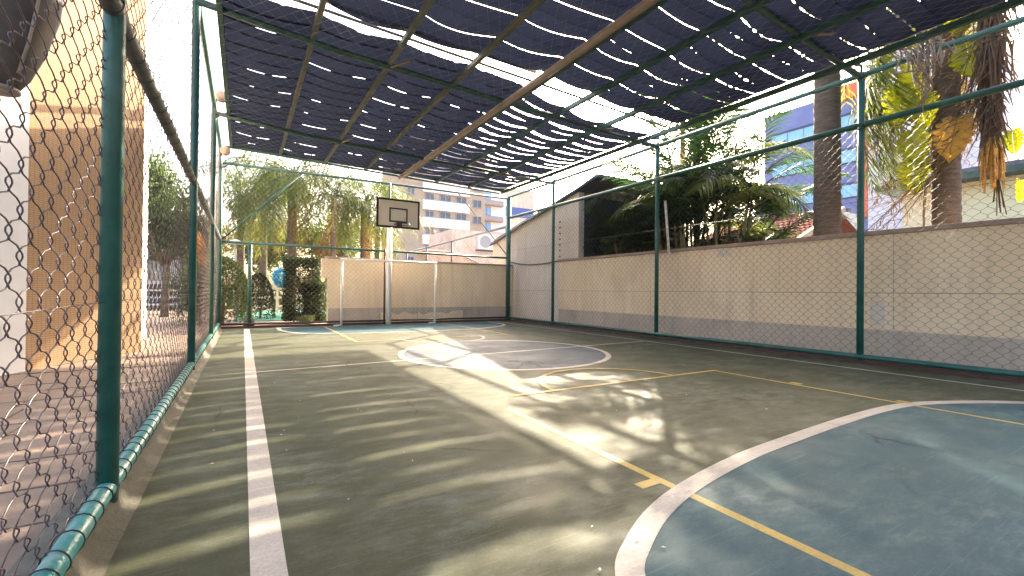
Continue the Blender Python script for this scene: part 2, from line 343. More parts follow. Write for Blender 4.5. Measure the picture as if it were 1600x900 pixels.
# ------------------------------------------------------------------ fences
def chain(along, s0, s1, z0, z1, fixed, p, r, sides, near=None, bulge=None, hook=.010, d=.004, ph=None):
    """woven wires: along 'x' or 'y', fixed = the other coordinate"""
    ph = ph or p; mb = MB(); nw = int((s1 - s0) / (ph / 2)); nz = int((z1 - z0) / (p / 2))
    for i in range(nw):
        sl = s0 + i * ph / 2; pts = []
        hi = near is not None and sl < near
        jx = random.uniform(-.003, .003)
        for k in range(nz + 1):
            right = (k + i) % 2; z = z0 + k * p / 2
            s = sl + ph / 2 + hook if right else sl - hook
            sg = 1 if right else -1
            if hi:
                e = .018
                pts += [(s - sg * .008, z - e, -sg * d), (s - sg * .002, z - e * .45, -sg * d * .8), (s, z, 0), (s - sg * .002, z + e * .45, sg * d * .8), (s - sg * .008, z + e, sg * d), (s - sg * (ph * .25 + .004), z + p * .25 + .006, sg * d * .9)]
            else:
                pts += [(s - sg * .006, z - .010, -sg * d), (s - sg * .006, z + .010, sg * d)]
        P = np.array(pts); b = bulge(P[:, 0], P[:, 1]) if bulge is not None else 0
        wob = jx + .004 * np.sin(P[:, 1] * 2.1 + i) + .0035 * np.sin(P[:, 1] * 9.3 + i * 1.7)
        s = P[:, 0] + wob; nrm = fixed + P[:, 2] + b
        P3 = np.stack([s, nrm, P[:, 1]], 1) if along == 'x' else np.stack([nrm, s, P[:, 1]], 1)
        ref = np.array((0, 1., 0)) if along == 'x' else np.array((1., 0, 0))
        mb.tube(P3, r, 6 if hi else sides, ref=ref, cap=False)
    return mb

# --- left fence
LF = empty('chain_link_fence', (XL, -1, 0), 'tall chain link fence with teal bottom pipe along the left side of the court', 'fence')
POST_R = .043
for yy in (2.86, 6.95, 11.05, 14.40, -1.2):
    MB().tube([(XL, yy, .06), (XL, yy, 4.86)], POST_R if yy < 14 else .05, 18).build('post', M['green_steel'], LF, True)
MB().tube([(XL, -3, 2.44), (XL, 14.4, 2.44)], .043, 14).build('rail', M['dark_pipe'], LF, True)
MB().tube([(XL, -3, 4.86), (XL, 14.4, 4.86)], .042, 12).build('rail', M['green_steel'], LF, True)
MB().tube([(XL, -3, .128), (XL, 14.4, .128)], .040, 16).build('bottom_pipe', M['teal_pipe'], LF, True)
bl = lambda s, z: .012 * np.sin(s * 1.7) * np.sin(z * 1.3) - .03 + .05 * np.exp(-((s - 12.8) / .9) ** 2) * np.sin(np.clip(z / 2.4, 0, 1) * PI)
chain('y', -1.0, 14.35, .13, 4.86, XL, .14, .0024, 4, near=5.2, bulge=bl, ph=.178).build('chain_mesh', M['wire'], LF, True, kind='stuff')
for zz in (1.02, 3.7):
    MB().tube([(XL - .02, -1, zz - .03), (XL - .02, 3, zz + .01), (XL - .02, 7.2, zz), (XL - .02, 14.4, zz)], .0022, 5).build('tension_wire', M['wire'], LF, True)
tie = MB().tube([(.047 * math.cos(a) - .004, .010 * math.sin(a * .5), .047 * math.sin(a)) for a in np.linspace(0, 2 * PI, 15)], .0032, 5, ref=np.array((0, 1., 0))).mesh('wire_tie', M['wire_dark'], True)
yy = 1.2; k = 0
while yy < 13.5:
    link('wire_tie', tie, LF, (0, yy + 1 + random.uniform(-.015, .015), .128), (random.uniform(-.2, .2), 0, random.uniform(-.25, .25))); yy += .14; k += 1
tie2 = MB().tube([(.053 * math.cos(a), .008 * math.sin(a * .5), .053 * math.sin(a)) for a in np.linspace(0, 2 * PI, 13)], .003, 4, ref=np.array((0, 1., 0))).mesh('wire_tie', M['wire_dark'], True)
yy = 2.2
while yy < 9: link('wire_tie', tie2, LF, (0, yy + 1, 2.44), (0, 0, random.uniform(-.3, .3))); yy += .28
# --- far fence
FF = empty('chain_link_fence', (4, YF, 0), 'chain link fence behind the basketball hoop, with thin diagonal braces', 'fence')
MB().tube([(XL, YF, 2.36), (XR, YF, 2.33)], .036, 10).build('rail', M['green_steel'], FF, True)
MB().tube([(XL, YF, 4.50), (XR, YF, 4.56)], .038, 10).build('rail', M['green_steel'], FF, True)
MB().tube([(XL, YF, .11), (XR, YF, .11)], .03, 10).build('rail', M['black_paint'], FF, True)
MB().tube([(XR, YF, .05), (XR, YF, 4.62)], .085, 16).build('post', M['green_steel'], FF, True)
fp = MB().tube([(.16, YF + .07, .1), (.16, YF + .07, 2.40)], .05, 14).build('post', M['green_steel'], FF, True)
MB().tube([(.16, YF + .17, -.05), (.16, YF + .17, .24)], [.15, .13], 14).build('footing', M['concrete'], FF, True)
MB().tube([(-.5, YF - .03, 2.42), (1.45, YF - .03, 4.48)], .022, 8).build('brace', M['green_steel'], FF, True)
MB().tube([(6.45, YF - .03, 4.50), (8.42, YF - .03, 2.45)], .018, 8).build('brace', M['tan_beam'], FF, True)
chain('x', XL + .05, XR, .11, 4.5, YF - .01, .14, .0022, 3, bulge=lambda s, z: .01 * np.sin(s * 2) * np.sin(z)).build('chain_mesh', M['net'], FF, True, kind='stuff')
# --- right fence
RF = empty('chain_link_fence', (XR, 7, 0), 'green framed chain link fence in front of the long beige wall on the right', 'fence')
for yy in (-.85, 3.28, 7.42, 11.62): MB().tube([(XR, yy, .05), (XR, yy, 4.68)],   .048, 16).build('post', M['green_steel'], RF, True)
MB().tube([(XR - .01, -3, 3.83), (XR - .01, 14.4, 3.83)], .048, 14).build('rail', M['green_steel'], RF, True)
MB().tube([(XR, -3, 4.65), (XR, 14.4, 4.62)], .042, 12).build('rail', M['green_steel'], RF, True)
MB().tube([(XR - .02, -3, .105), (XR - .02, 14.4, .105)], .04, 12).build('rail', M['green_steel'], RF, True)
chain('y', -2.2, 14.4, .105, 3.83, XR, .142, .0026, 3, near=None, bulge=lambda s, z: .012 * np.sin(s * 1.3) * np.sin(z * 1.5)).build('chain_mesh', M['wire_green'], RF, True, kind='stuff')
MB().tube([(XR + .01, -3, 1.13), (XR + .01, 14.4, 1.12)], .003, 4).build('tension_wire', M['wire_dark'], RF, True)
MB().tube([(XR + .01, -3, 2.6), (XR + .01, 14.4, 2.6)], .0025, 4).build('tension_wire', M['wire_dark'], RF, True)
MB().tube([(8.75, 7.25, 2.0), (8.66, 7.30, 3.30)], .03, 8).build('leaning_pole', M['white_paint'], None, True)
tag(bpy.data.objects['leaning_pole'], 'thin pale pole leaning beside the second post of the right fence', 'pole')
# --- fence carrying on past the far corner
for yy in (3.28, 7.42, 11.62):
    for zz in (3.83, 4.63):
        MB().tube([(XR, yy, zz - .075), (XR, yy, zz - .045)], .056, 14).build('clamp', M['green_steel'], RF, True); MB().tube([(XR - .01, yy - .09, zz), (XR - .01, yy - .06, zz)], .054 if zz < 4 else .048, 14).build('clamp', M['green_steel'], RF, True)
EF = empty('metal_fence', (8.5, 20, 0), 'thin steel rail fence running on behind the far corner, above the beige wall', 'fence')
MB().tube([(8.6, 14.7, 3.55), (8.52, 27, 3.35)], .05, 8).build('rail', M['frame_grey'], EF, True)
for yy in (19.8, 23.2, 26.6): MB().tube([(8.53, yy, 0), (8.53, yy, 3.45)], .045, 8).build('post', M['dark_pipe'], EF, True)

# ------------------------------------------------------------------ perimeter walls
RW = empty('boundary_wall', (9.1, 5, 0), 'long beige plaster wall with grey base band behind the right fence', 'wall')
MB().box(8.98, 9.18, -8, 11.9, -.1, 2.08).build('wall_body', M['beige'], RW)
MB().box(8.965, 8.98, -8, 11.9, -.05, .52).build('base_band', M['plinth'], RW)
MB().box(8.94, 9.22, -8, 11.92, 2.08, 2.16).build('coping', M['coping'], RW, bevel=.01)
for (a, b, z0, z1) in ((5.83, 6.12, 1.90, 2.06), (3.12, 3.32, .62, .98)): MB().box(8.972, 8.981, a, b, z0, z1).build('plaster_patch', M['patch'], RW)
for q in range(4): MB().box(8.977, 8.9805, -7 + q * 5, -6.99 + q * 5 , .52, 2.08).build('joint', M['plinth'], RW)
FW = empty('boundary_wall', (5, 15, 0), 'beige plaster wall with grey base band behind the hoop and goal', 'wall')
MB().box(2.28, 9.0, 14.95, 15.15, -.1, 2.06).build('wall_body', M['beige'], FW)
MB().box(2.28, 8.97, 14.935, 14.95, -.05, .50).build('base_band', M['plinth'], FW)
MB().box(2.22, 9.0, 14.92, 15.18, 2.06, 2.12).build('coping', M['coping'], FW, bevel=.01)
MB().box(2.10, 2.28, 14.94, 15.16, 1.45, 2.06).build('end_block', M['beige'], FW)
# pale repair patches with jagged tops on the base band
for cx, wv in ((4.55, .62), (6.05, .85)):
    pts = [(cx - wv, .02)] + [(cx - wv + 2 * wv * i / 8, .30 + random.uniform(-.06, .10)) for i in range(9)] + [(cx + wv, .02)]
    V = [(x, 14.932, z) for x, z in pts] + [(x, 14.9355, z) for x, z in pts]; n = len(pts)
    MB().add(V, [tuple(range(n)), tuple(range(n, 2 * n))[::-1]] + [(i, n + i, n + (i + 1) % n, (i + 1) % n) for i in range(n)]).build('plaster_patch', M['beige'], FW)

# ------------------------------------------------------------------ shade roof
random.seed(7); rng = np.random.default_rng(7)
RO = empty('shade_roof', (4, 7, 4.9), 'dark shade cloth roof on green steel beams over the court, full of slits of light', 'roof')
ZP = lambda x: 4.77 - .0235 * (np.asarray(x) + .34)          # the roof falls slightly to the right
zp = lambda x: float(ZP(x)); YE = 13.5
purl = [-.30, .815, 1.94, 3.05, 4.12, 5.27, 6.42, 7.70]
for i, px in enumerate(purl):
    if i == 4: continue
    MB().bar((px, -6, zp(px) - .05), (px, YE + .06, zp(px) - .05), .07, .085).build('purlin', M['beam'] if 0 < i < 4 else M['beam_dark'], RO, bevel=.006)
MB().tube([(4.08, -6, zp(4.1) - .13), (4.08, YE + .02, zp(4.1) - .13)], .058, 12).build('main_beam', M['tan_beam'], RO, True)
MB().bar((4.21, -6, zp(4.2) - .07), (4.21, YE + .02, zp(4.2) - .07), .09, .11).build('main_beam', M['beam_dark'], RO)
MB().bar((-.33, YE, zp(-.33) + .0), (7.74, YE, zp(7.74) + .0), .06, .07).build('edge_beam', M['beam_dark'], RO)
MB().tube([(-.45, YE + .08, 4.73), (7.6, YE + .08, 4.50)], .033, 8).build('edge_beam', M['beam_dark'], RO, True)
for y0, y1, z in ((6.92, 7.40, 4.60), (11.02, 11.6, 4.56), (2.86, 3.28, 4.60)):
    tp = lambda x: (x, y0 + (y1 - y0) * (x - XL) / (XR - XL), z + (.14 if x < -.5 else .03 if x < 1.5 else 0))
    MB().tube([tp(XL), tp(1.2), tp(4.4), tp(XR)], .046, 10).build('cross_beam', M['beam_dark'], RO, True)
    for px in (.815, 3.05, 4.2, 5.27): a = Vector(tp(px)); MB().tube([a, (px, a.y - .02, zp(px) - .05)], .028, 6).build('strut', M['beam_dark'], RO, True)
    for px in (1.94, 4.2, 6.42): a = Vector(tp(px)); MB().tube([a, (px + .25, a.y - .3, zp(px) - .06)], .017, 6).build('strut', M['tan_beam'], RO, True)
    MB().tube([(XR, y1, 4.62), (XR, y1, 4.80), (7.72, y1, zp(7.72) + .05)], .022, 8).build('strut', M['beam_dark'], RO, True)
MB().tube([(-.3, 6.10, zp(0) + .05), (4.1, 6.12, zp(4) + .05)], .033, 8).build('edge_tube', M['pink_tube'], RO, True)
MB().tube([(-.3, 6.27, zp(0) + .03), (7.6, 6.45, zp(7.6) + .03)], .022, 8).build('edge_tube', M['dark_pipe'], RO, True)
def panel(y0f, y1f, n, near):
    """n strips; y0f/y1f give the panel ends as functions of x; gaps open between the purlins"""
    NS = 24
    xs = np.concatenate([np.linspace(a, b, NS, endpoint=False) for a, b in zip(purl[:-1], purl[1:])] + [[purl[-1]]])
    bay = np.minimum(np.arange(len(xs)) // NS, len(purl) - 2); t = (np.arange(len(xs)) % NS) / NS; t[-1] = 1
    Y0, Y1 = y0f(xs), y1f(xs)
    lo = np.array([random.uniform(-.10, .10) for _ in range(n + 1)])
    edges = []
    for e in range(n + 1):
        gap = np.zeros(len(xs)); eb = random.random() ** 1.3; yc = Y0 + (Y1 - Y0) * (e + (lo[e] if 0 < e < n else 0)) / n
        for b in range(len(purl) - 1):
            s = bay == b; ragged = near and b >= 5
            if ragged: pr, mx = .97, .046
            elif near: pr, mx = .88, .022 * (.35 + .65 * eb)
            elif b >= 4: pr, mx = .97, .115
            else: pr, mx = .80, .022 * (.3 + .7 * eb)
            amp = random.uniform(.45, 1) * mx if random.random() < pr else (-.03 if near or b >= 4 else -.055)
            ph, pw = random.uniform(-.35, .35), random.uniform(.6, 1.8)
            tt = np.clip(t[s] + ph * np.sin(t[s] * PI), 0, 1)
            g_ = amp * np.sin(tt * PI) ** pw * (.8 + .2 * np.sin(t[s] * 17 + b)) - .005
            if ragged: g_ = np.where(rng.random(len(tt)) < .55, g_ * rng.uniform(.2, 1.5, len(tt)), -.008)
            elif amp > 0:
                g_ = g_ * np.where(rng.random(len(tt)) < .12, .25, 1)
                if not near and b < 4: c0, c1_ = random.uniform(.1, .5), random.uniform(.5, .9); g_ = np.where((np.abs(t[s] - c0) < random.uniform(.03, .2)) | (np.abs(t[s] - c1_) < random.uniform(.0, .12)), g_, -.055)
            gap[s] = g_ if amp > 0 else amp
        yc = yc + .02 * np.sin(xs * 1.1 + e) + .010 * np.sin(xs * 5 + e * 2.3)
        edges.append((yc, gap, .05 * np.sin(t * PI) * (1 + .35 * np.sin(e * 1.3 + bay * 1.7))))
    for q in range(n):
        (a, ga_, sa), (b, gb_, sb) = edges[q], edges[q + 1]
        A = a + ga_ * .5; B = b - gb_ * .5
        zA = ZP(xs) + .03 - sa + (q % 2) * .008; zB = ZP(xs) + .03 - sb + (q % 2) * .008; zM = (zA + zB) / 2 - .014 - .012 * np.sin(t * PI)
        k = len(xs); V = np.concatenate([np.stack([xs, A, zA], 1), np.stack([xs, (A + B) / 2, zM], 1), np.stack([xs, B, zB], 1)])
        F = [(r * k + i, (r + 1) * k + i, (r + 1) * k + i + 1, r * k + i + 1) for r in (0, 1) for i in range(k - 1)]
        MB().add(V, F).build('shade_strip', M['shade'], RO, True)
panel(lambda x: np.interp(x, [-.3, 1.7, 3.0, 3.9, 4.3, 5.0, 6.2, 7.4], [6.42, 6.42, 6.5, 6.55, 6.63, 6.83, 7.0, 6.9]), lambda x: YE - .02 + 0 * x, 19, False)
panel(lambda x: -5.9 + 0 * x, lambda x: np.interp(x, [-.3, 2.2, 4.2, 6.2, 7.2], [6.07, 6.2, 6.02, 6.2, 6.17]), 44, True)
# ball net under the roof
def net(x0, x1, y0, y1, p, r, zf):
    mb = MB(); Ly = y1 - y0
    for sgn in (1, -1):
        c = x0 - Ly * .6
        while c < x1 + Ly * .6:
            t = np.linspace(0, 1, 60); xv = c + (.6 * Ly * t if sgn > 0 else .6 * Ly * (1 - t)); ok = (xv >= x0) & (xv <= x1)
            if ok.sum() > 2:
                P = np.array([(a, b, zf(a, b)) for a, b in zip(xv[ok], y0 + Ly * t[ok])]); mb.tube(P, r, 3, ref=np.array((0, 0, 1.)), cap=False)
            c += p
    return mb
nz = lambda x, y: 4.46 - .05 * math.sin((x + .5) / 9 * PI * 3) ** 2 - .04 * math.sin(y * .9) ** 2 + .2 * max(0, -x)
no = net(-.53, 8.45, -2, 14.4, .16, .0016, nz).build('ball_net', M['net'], None, True)
tag(no, 'thin brown diamond net strung flat under the shade roof', 'net')

# floodlights on the left roof edge
for i, (z, lab) in enumerate(((5.05, 'small round brown lamp with a box, upper of two at the left roof edge'), (4.56, 'small round brown lamp, lower of the two, at the far left roof corner'))):
    yy = 11.0 if i == 0 else 13.4; xx = -.40
    L = empty('floodlight', (xx, yy, z), lab, 'lamp', 'lamps along the left roof edge')
    MB().lathe([(.02, -.07), (.10, -.06), (.12, 0), (.10, .06), (.02, .07)], (0, 0, 0), 16)
    a = MB().tube([(xx - .02, yy - .07, z), (xx - .02, yy - .03, z), (xx - .02, yy + .05, z)], [.09, .115, .115], 16, ref=np.array((0, 0, 1.))).build('lamp_body', M['lamp'], L, True)
    if i == 0: MB().bar((xx + .05, yy - .05, z - .12), (xx + .2, yy - .02, z + .02), .10, .09).build('ballast_box', M['lamp'], L, bevel=.01)
    MB().tube([(xx - .12, yy, z + (.05 if i == 0 else -.05)), (xx - .12, yy, z - .45)], .022, 8).build('bracket', M['dark_pipe'], L, True)
    MB().tube([(xx - .12, yy, z - .45), (xx + .25, yy, z - .2)], .018, 8).build('bracket', M['dark_pipe'], L, True)

# ------------------------------------------------------------------ hoop and goal
BH = empty('basketball_hoop', (3.98, 14.2, 0), 'basketball hoop with white board edged in black on a pale pole', 'basketball hoop')
MB().tube([(3.98, 14.22, 0), (3.98, 14.22, 3.2)], .085, 16).build('pole', M['white_paint'], BH, True)
MB().tube([(3.98, 14.22, 3.2), (3.98, 14.22, 4.5)], .03, 10).build('upper_rod', M['green_steel'], BH, True)
MB().tube([(3.87, 14.32, 0), (3.87, 14.32, 2.4)], .03, 8).build('rear_stay', M['rust'], BH, True)
by = 13.30
for zz in (3.2, 3.65): MB().bar((3.98, 14.2, zz), (3.98, by + .06, zz), .06).build('arm', M['dark_pipe'], BH)
b = MB().box(3.345, 4.635, by, by + .04, 2.965, 3.815).build('backboard', M['board'], BH, bevel=.004)
e = .055
def frame_rect(x0, x1, z0, z1, e, y0, y1): return MB().box(x0, x1, y0, y1, z1 - e, z1).box(x0, x1, y0, y1, z0, z0 + e).box(x0, x0 + e, y0, y1, z0 + e, z1 - e).box(x1 - e, x1, y0, y1, z0 + e, z1 - e)
frame_rect(3.335, 4.645, 2.955, 3.825, e, by - .012, by + .045).build('border', M['black_paint'], BH)
frame_rect(3.71, 4.27, 3.13, 3.56, .045, by - .004, by + .001).build('target_square', M['black_paint'], BH)
for bx in (3.80, 4.18):
    for bz in (3.24, 3.48): MB().tube([(bx, by - .01, bz), (bx, by + .01, bz)], .012, 8).build('bolt', M['black_paint'], BH)
MB().box(3.92, 4.07, by - .12, by - .004, 2.99, 3.13).build('rim_bracket', M['rust'], BH, bevel=.01)
MB().tube([(3.99 + .225 * math.cos(a), by - .35 + .225 * math.sin(a), 3.03) for a in np.linspace(0, 2 * PI, 33)], .011, 8, ref=np.array((0, 0, 1.)), cap=False).build('rim', M['rust'], BH, True)
for k in range(12):
    a = k * PI / 6; MB().tube([(3.99 + .225 * math.cos(a), by - .35 + .225 * math.sin(a), 3.02), (3.99 + .235 * math.cos(a), by - .35 + .235 * math.sin(a), 2.985), (3.99 + .225 * math.cos(a + .15), by - .35 + .225 * math.sin(a + .15), 3.02)], .004, 4).build('net_hook', M['rust'], BH, True)
GO = empty('goal', (4, 14.1, 0), 'white tubular five a side goal frame without net under the hoop', 'goal')
for gx_ in (2.52, 5.46):
    MB().tube([(gx_, 14.02, 0), (gx_, 14.02, 2.0)], .033, 12).build('post', M['white_paint'], GO, True)
    MB().tube([(gx_, 14.02, .03), (gx_ - .22 * (1 if gx_ < 4 else 1), 13.98, .02)], .025, 8).build('foot', M['white_paint'], GO, True)
MB().tube([(2.48, 14.02, 2.0), (5.50, 14.02, 2.0)], .030, 12).build('crossbar', M['white_paint'], GO, True)

# ------------------------------------------------------------------ plants
def frond_mesh(name, mt, L=2.2, rise=.6, droop=1.6, nl=34, ll=.55, lw=.028, plum=.35, hang=.5, stalk=.18, jit=.15, fwd=.55):
    mb = MB(); T = np.linspace(0, 1, 12)
    def pos(t): return np.array([L * (t - .12 * droop * t * t * .6), 0, L * (rise * t - droop * .5 * t ** 2.2)])
    mb.tube([pos(t) for t in T], np.interp(T, [0, 1], [.022, .005]), 4, ref=np.array((0, 1., 0)))
    V = []; F = []
    for i in range(nl):
        for sd in (1, -1):
            t = stalk + (1 - stalk) * (i + random.random()) / nl; p = pos(min(t, 1)); tn = pos(min(t + .02, 1.02)) - pos(t - .02); tn /= np.linalg.norm(tn)
            l_ = ll * (math.sin(PI * min(.12 + .85 * (t - stalk) / (1 - stalk), 1)) ** .6 + .12) * random.uniform(.85, 1.1)
            side = np.array([0, sd, 0]); upv = np.cross(tn, [0, 1, 0]); upv = upv if upv[2] > 0 else -upv
            ang = random.gauss(.1, plum); d = tn * (fwd + random.gauss(0, jit)) + side * math.cos(ang) + upv * math.sin(ang); d /= np.linalg.norm(d)
            wv = np.cross(d, upv + random.gauss(0, .3) * side); wv /= np.linalg.norm(wv) + 1e-9
            a = p; b_ = p + d * l_ * .5 + np.array([0, 0, -hang * l_ * .14]); c = p + d * l_ * .92 + np.array([0, 0, -hang * l_ * .62])
            n0 = len(V); V += [a - wv * lw * .3, a + wv * lw * .3, b_ + wv * lw * .5, b_ - wv * lw * .5, c]
            F += [(n0, n0 + 1, n0 + 2, n0 + 3), (n0 + 3, n0 + 2, n0 + 4)]
    mb.add(V, F); return mb.mesh(name, mt)
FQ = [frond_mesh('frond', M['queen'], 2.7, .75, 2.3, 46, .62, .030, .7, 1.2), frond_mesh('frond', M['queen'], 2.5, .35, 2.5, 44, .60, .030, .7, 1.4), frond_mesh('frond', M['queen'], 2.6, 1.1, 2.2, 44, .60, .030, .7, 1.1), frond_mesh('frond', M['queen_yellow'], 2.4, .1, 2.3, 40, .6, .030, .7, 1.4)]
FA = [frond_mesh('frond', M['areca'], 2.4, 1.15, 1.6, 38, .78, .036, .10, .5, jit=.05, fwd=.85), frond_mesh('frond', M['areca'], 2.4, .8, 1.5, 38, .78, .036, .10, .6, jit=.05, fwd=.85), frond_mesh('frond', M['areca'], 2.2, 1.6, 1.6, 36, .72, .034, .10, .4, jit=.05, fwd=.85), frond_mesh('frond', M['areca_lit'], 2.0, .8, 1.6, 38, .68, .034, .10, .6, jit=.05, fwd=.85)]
FD = [frond_mesh('dry_frond', M['dry'], 2.0, -.6, 2.6, 34, .45, .022, .8, 1.6, jit=.4), frond_mesh('dry_frond', M['orange_dry'], 1.9, -1.2, 2.4, 40, .45, .026, .6, 1.6, jit=.3)]
def frond(root, meshes, loc, yaw, sc=1, tilt=0, name='frond'):
    return link(name, random.choice(meshes), root, loc, (random.gauss(0, .15), tilt + random.gauss(0, .08), yaw), (sc,) * 3)
def trunk_mb(x, y, z0, z1, r0, r1, lean=(0, 0), rings=.14):
    n = int((z1 - z0) / rings * 2); P = []; Rr = []
    for i in range(n + 1):
        t = i / n; P.append((x + lean[0] * t * t, y + lean[1] * t * t, z0 + (z1 - z0) * t)); Rr.append((r0 + (r1 - r0) * t) * (1.035 if i % 2 else .975) * random.uniform(.98, 1.02))
    return MB().tube(P, Rr, 14, ref=np.array((0, 1., 0)))
def palm(name, x, y, h, label, group, nf=17, r=.15, sc=1, dead=3, meshes=FQ, lean=(0, 0), z0=-.1, fr=(-.5, .55)):
    o = empty(name, (x, y, 0), label, 'palm tree', group)
    trunk_mb(x, y, z0, h, r, r * .8, lean).build('trunk', M['bark'], o, True)
    top = (lean[0], lean[1], h)
    for k in range(nf): frond(o, meshes, (top[0], top[1], h + random.uniform(-.25, .1)), k * 2.4 + random.uniform(-.3, .3), sc * random.uniform(.85, 1.15), random.uniform(*fr))
    for k in range(dead): frond(o, [FD[0], FD[1]], (top[0], top[1], h - .25), random.uniform(0, 6.28), sc * random.uniform(.7, 1), .2, 'dry_frond')
    return o
grp = 'palms beyond the far fence'
palm('palm_tree', 1.75, 21.0, 6.0, 'palm with a bare straight trunk rising behind the hedge and blue ball', grp, 26, .21, 1.15, 3)
palm('palm_tree', 4.9, 21.5, 5.2, 'full crowned palm just left of the basketball board, its trunk behind the beige wall', grp, 26, .27, 1.0, 3, fr=(-.7, .2))
palm('palm_tree', 3.15, 19.5, 4.9, 'palm with an orange dead frond hanging down, standing between hedge and hoop', grp, 20, .12, .85, 1)
o = bpy.data.objects[ [x.name for x in bpy.data.objects if x.name.startswith('palm_tree')][-1] ]
for k in range(4): link('dry_frond', FD[1], o, (-.15, -.15, 4.0), (random.gauss(0, .2), .75, 4.2 + k * .5), (.9,) * 3)
palm('palm_tree', -.1, 22.0, 5.0, 'palm at the far left end of the far fence, above the round bush', grp, 22, .16, .95, 2)
palm('palm_tree', 6.2, 24.5, 4.9, 'yellowish palm behind the basketball board on its right', grp, 20, .17, .9, 2, meshes=[FQ[0], FQ[1], FQ[3]])
palm('palm_tree', .9, 26.5, 6.6, 'taller palm set back between the two leftmost palms', grp, 24, .18, 1.1, 2)

def leaf_cloud(pts, sz, rnd=.4):
    n = len(pts); P = np.asarray(pts); d = rng.normal(size=(n, 3)); d /= np.linalg.norm(d, axis=1)[:, None]
    q = np.cross(d, rng.normal(size=(n, 3))); q /= np.linalg.norm(q, axis=1)[:, None]
    s = (sz * rng.uniform(1 - rnd, 1 + rnd, n))[:, None]
    V = np.stack([P - d * s, P + q * s * .45, P + d * s, P - q * s * .45], 1).reshape(-1, 3)
    return MB().add(V, [(4 * i, 4 * i + 1, 4 * i + 2, 4 * i + 3) for i in range(n)])
def blob_pts(c, r, n, shell=.55, cl=22):
    cs = rng.normal(size=(cl, 3)); cs /= np.linalg.norm(cs, axis=1)[:, None]; cs *= rng.uniform(.25, .92, cl)[:, None]
    k = rng.integers(0, cl, n); p = cs[k] + rng.normal(size=(n, 3)) * .17
    return np.asarray(c) + p * np.asarray(r)
def box_pts(lo, hi, n, edge=.16):
    lo, hi = np.array(lo), np.array(hi); p = rng.uniform(lo, hi, (n, 3)); ax = rng.integers(0, 3, n); sd = rng.integers(0, 2, n)
    dep = np.abs(rng.normal(0, edge, n)); 
    for i in range(3):
        s = ax == i; p[s, i] = np.where(sd[s] == 1, hi[i] - dep[s] + .03, lo[i] + dep[s] - .03)
    return p + rng.normal(0, .02, (n, 3))
def plant(name, label, cat, base, pts, sz, mt, trunk=None, group=None):
    o = empty(name, base, label, cat, group)
    leaf_cloud(pts, sz).build('crown', mt, o)
    if trunk:
        h, r = trunk; mb = MB().tube([(base[0], base[1], -.1), (base[0] + .05, base[1], h * .6), (base[0], base[1] + .05, h)], [r, r * .8, r * .5], 8)
        for k in range(6):
            a = k * 1.05; mb.tube([(base[0], base[1], h * .55), (base[0] + math.cos(a) * h * .25, base[1] + math.sin(a) * h * .25, h * .95), (base[0] + math.cos(a) * h * .33, base[1] + math.sin(a) * h * .33, h * 1.25)], [r * .5, r * .3, r * .1], 5)
        mb.build('trunk', M['bark'], o, True)
    return o
hp = box_pts((1.12, 15.35, .12), (2.12, 16.3, 2.06), 15000, .13)
hp = np.concatenate([hp, box_pts((1.7, 15.32, .1), (2.3, 15.9, 1.25), 4000, .12)])
plant('hedge', 'dark clipped box hedge at the end of the beige wall beyond the far fence', 'hedge', (1.7, 15.8, 0), hp, .034, M['hedge'], (1.5, .07))
def mound(c, rx, ry, h, n):
    a = rng.uniform(0, 2 * PI, n); u = rng.uniform(0, 1, n) ** .8; z = u; rr = np.sqrt(np.clip(1 - z ** 2.2, 0, 1)) * (1 - np.abs(rng.normal(0, .06, n)))
    return np.stack([c[0] + rx * rr * np.cos(a), c[1] + ry * rr * np.sin(a), c[2] + h * z], 1) + rng.normal(0, .015, (n, 3))
plant('topiary_bush', 'large rounded clipped bush at the left corner beyond the far fence', 'bush', (-.55, 16.6, 0), mound((-.55, 16.6, .02), .85, .8, 2.05, 9000), .04, M['bush'], (1.2, .06))
plant('shrub', 'small dark shrub behind the footing of the far fence post', 'bush', (.55, 18.8, 0), mound((.5, 18.8, 0), .55, .5, 1.65, 4000), .04, M['hedge'], (.8, .04))
plant('shrub', 'low yellowish shrubs beneath the palms behind the play mat', 'bush', (2.0, 27.5, 0), np.concatenate([mound((-1 + k * 1.1, 27.5 + random.uniform(-.4, .4), 0), .8, .6, random.uniform(1.1, 2.2), 1600) for k in range(7)]), .06, M['bush'], (.8, .05))
plant('courtyard_tree', 'bushy dark tree beside the tiled tower beyond the left fence', 'tree', (-2.5, 21, 0), np.concatenate([blob_pts((-2.5, 21, 4.1), (1.5, 1.5, 2.1), 9000, cl=30), blob_pts((-3.4, 22, 5.2), (1.1, 1.1, 1.4), 3000), blob_pts((-1.6, 21, 2.9), (.8, .9, 1.0), 2200)]), .075, M['tree'], (3.4, .14))
plant('garden_tree', 'loose green tree behind the left fence corner', 'tree', (-2.6, 31, 0), blob_pts((-2.2, 31, 3.6), (2.6, 1.8, 1.6), 6000), .10, M['bush'], (2.4, .12))
plant('garden_tree', 'broad green tree far behind the palms, left of the apartment block', 'tree', (6.5, 37, 0), np.concatenate([blob_pts((5.6, 37, 4.6), (3.2, 2, 2.4), 7000), blob_pts((1.5, 38, 4.2), (3.6, 2, 2.6), 7000)]), .13, M['bush'], (3, .2))
plant('orange_shrub', 'orange flowering shrub seen through the left fence near its far end', 'bush', (-1.05, 15.6, 0), blob_pts((-1.05, 15.6, 2.2), (.14, .16, .48), 900), .05, M['orange_shrub'], (1.9, .03))
plant('green_shrub', 'tall thin green shrub by the left fence near the far corner', 'bush', (-1.4, 16.8, 0), blob_pts((-1.4, 16.8, 1.2), (.5, .5, 1.1), 2500), .05, M['tree'], (1.2, .03))
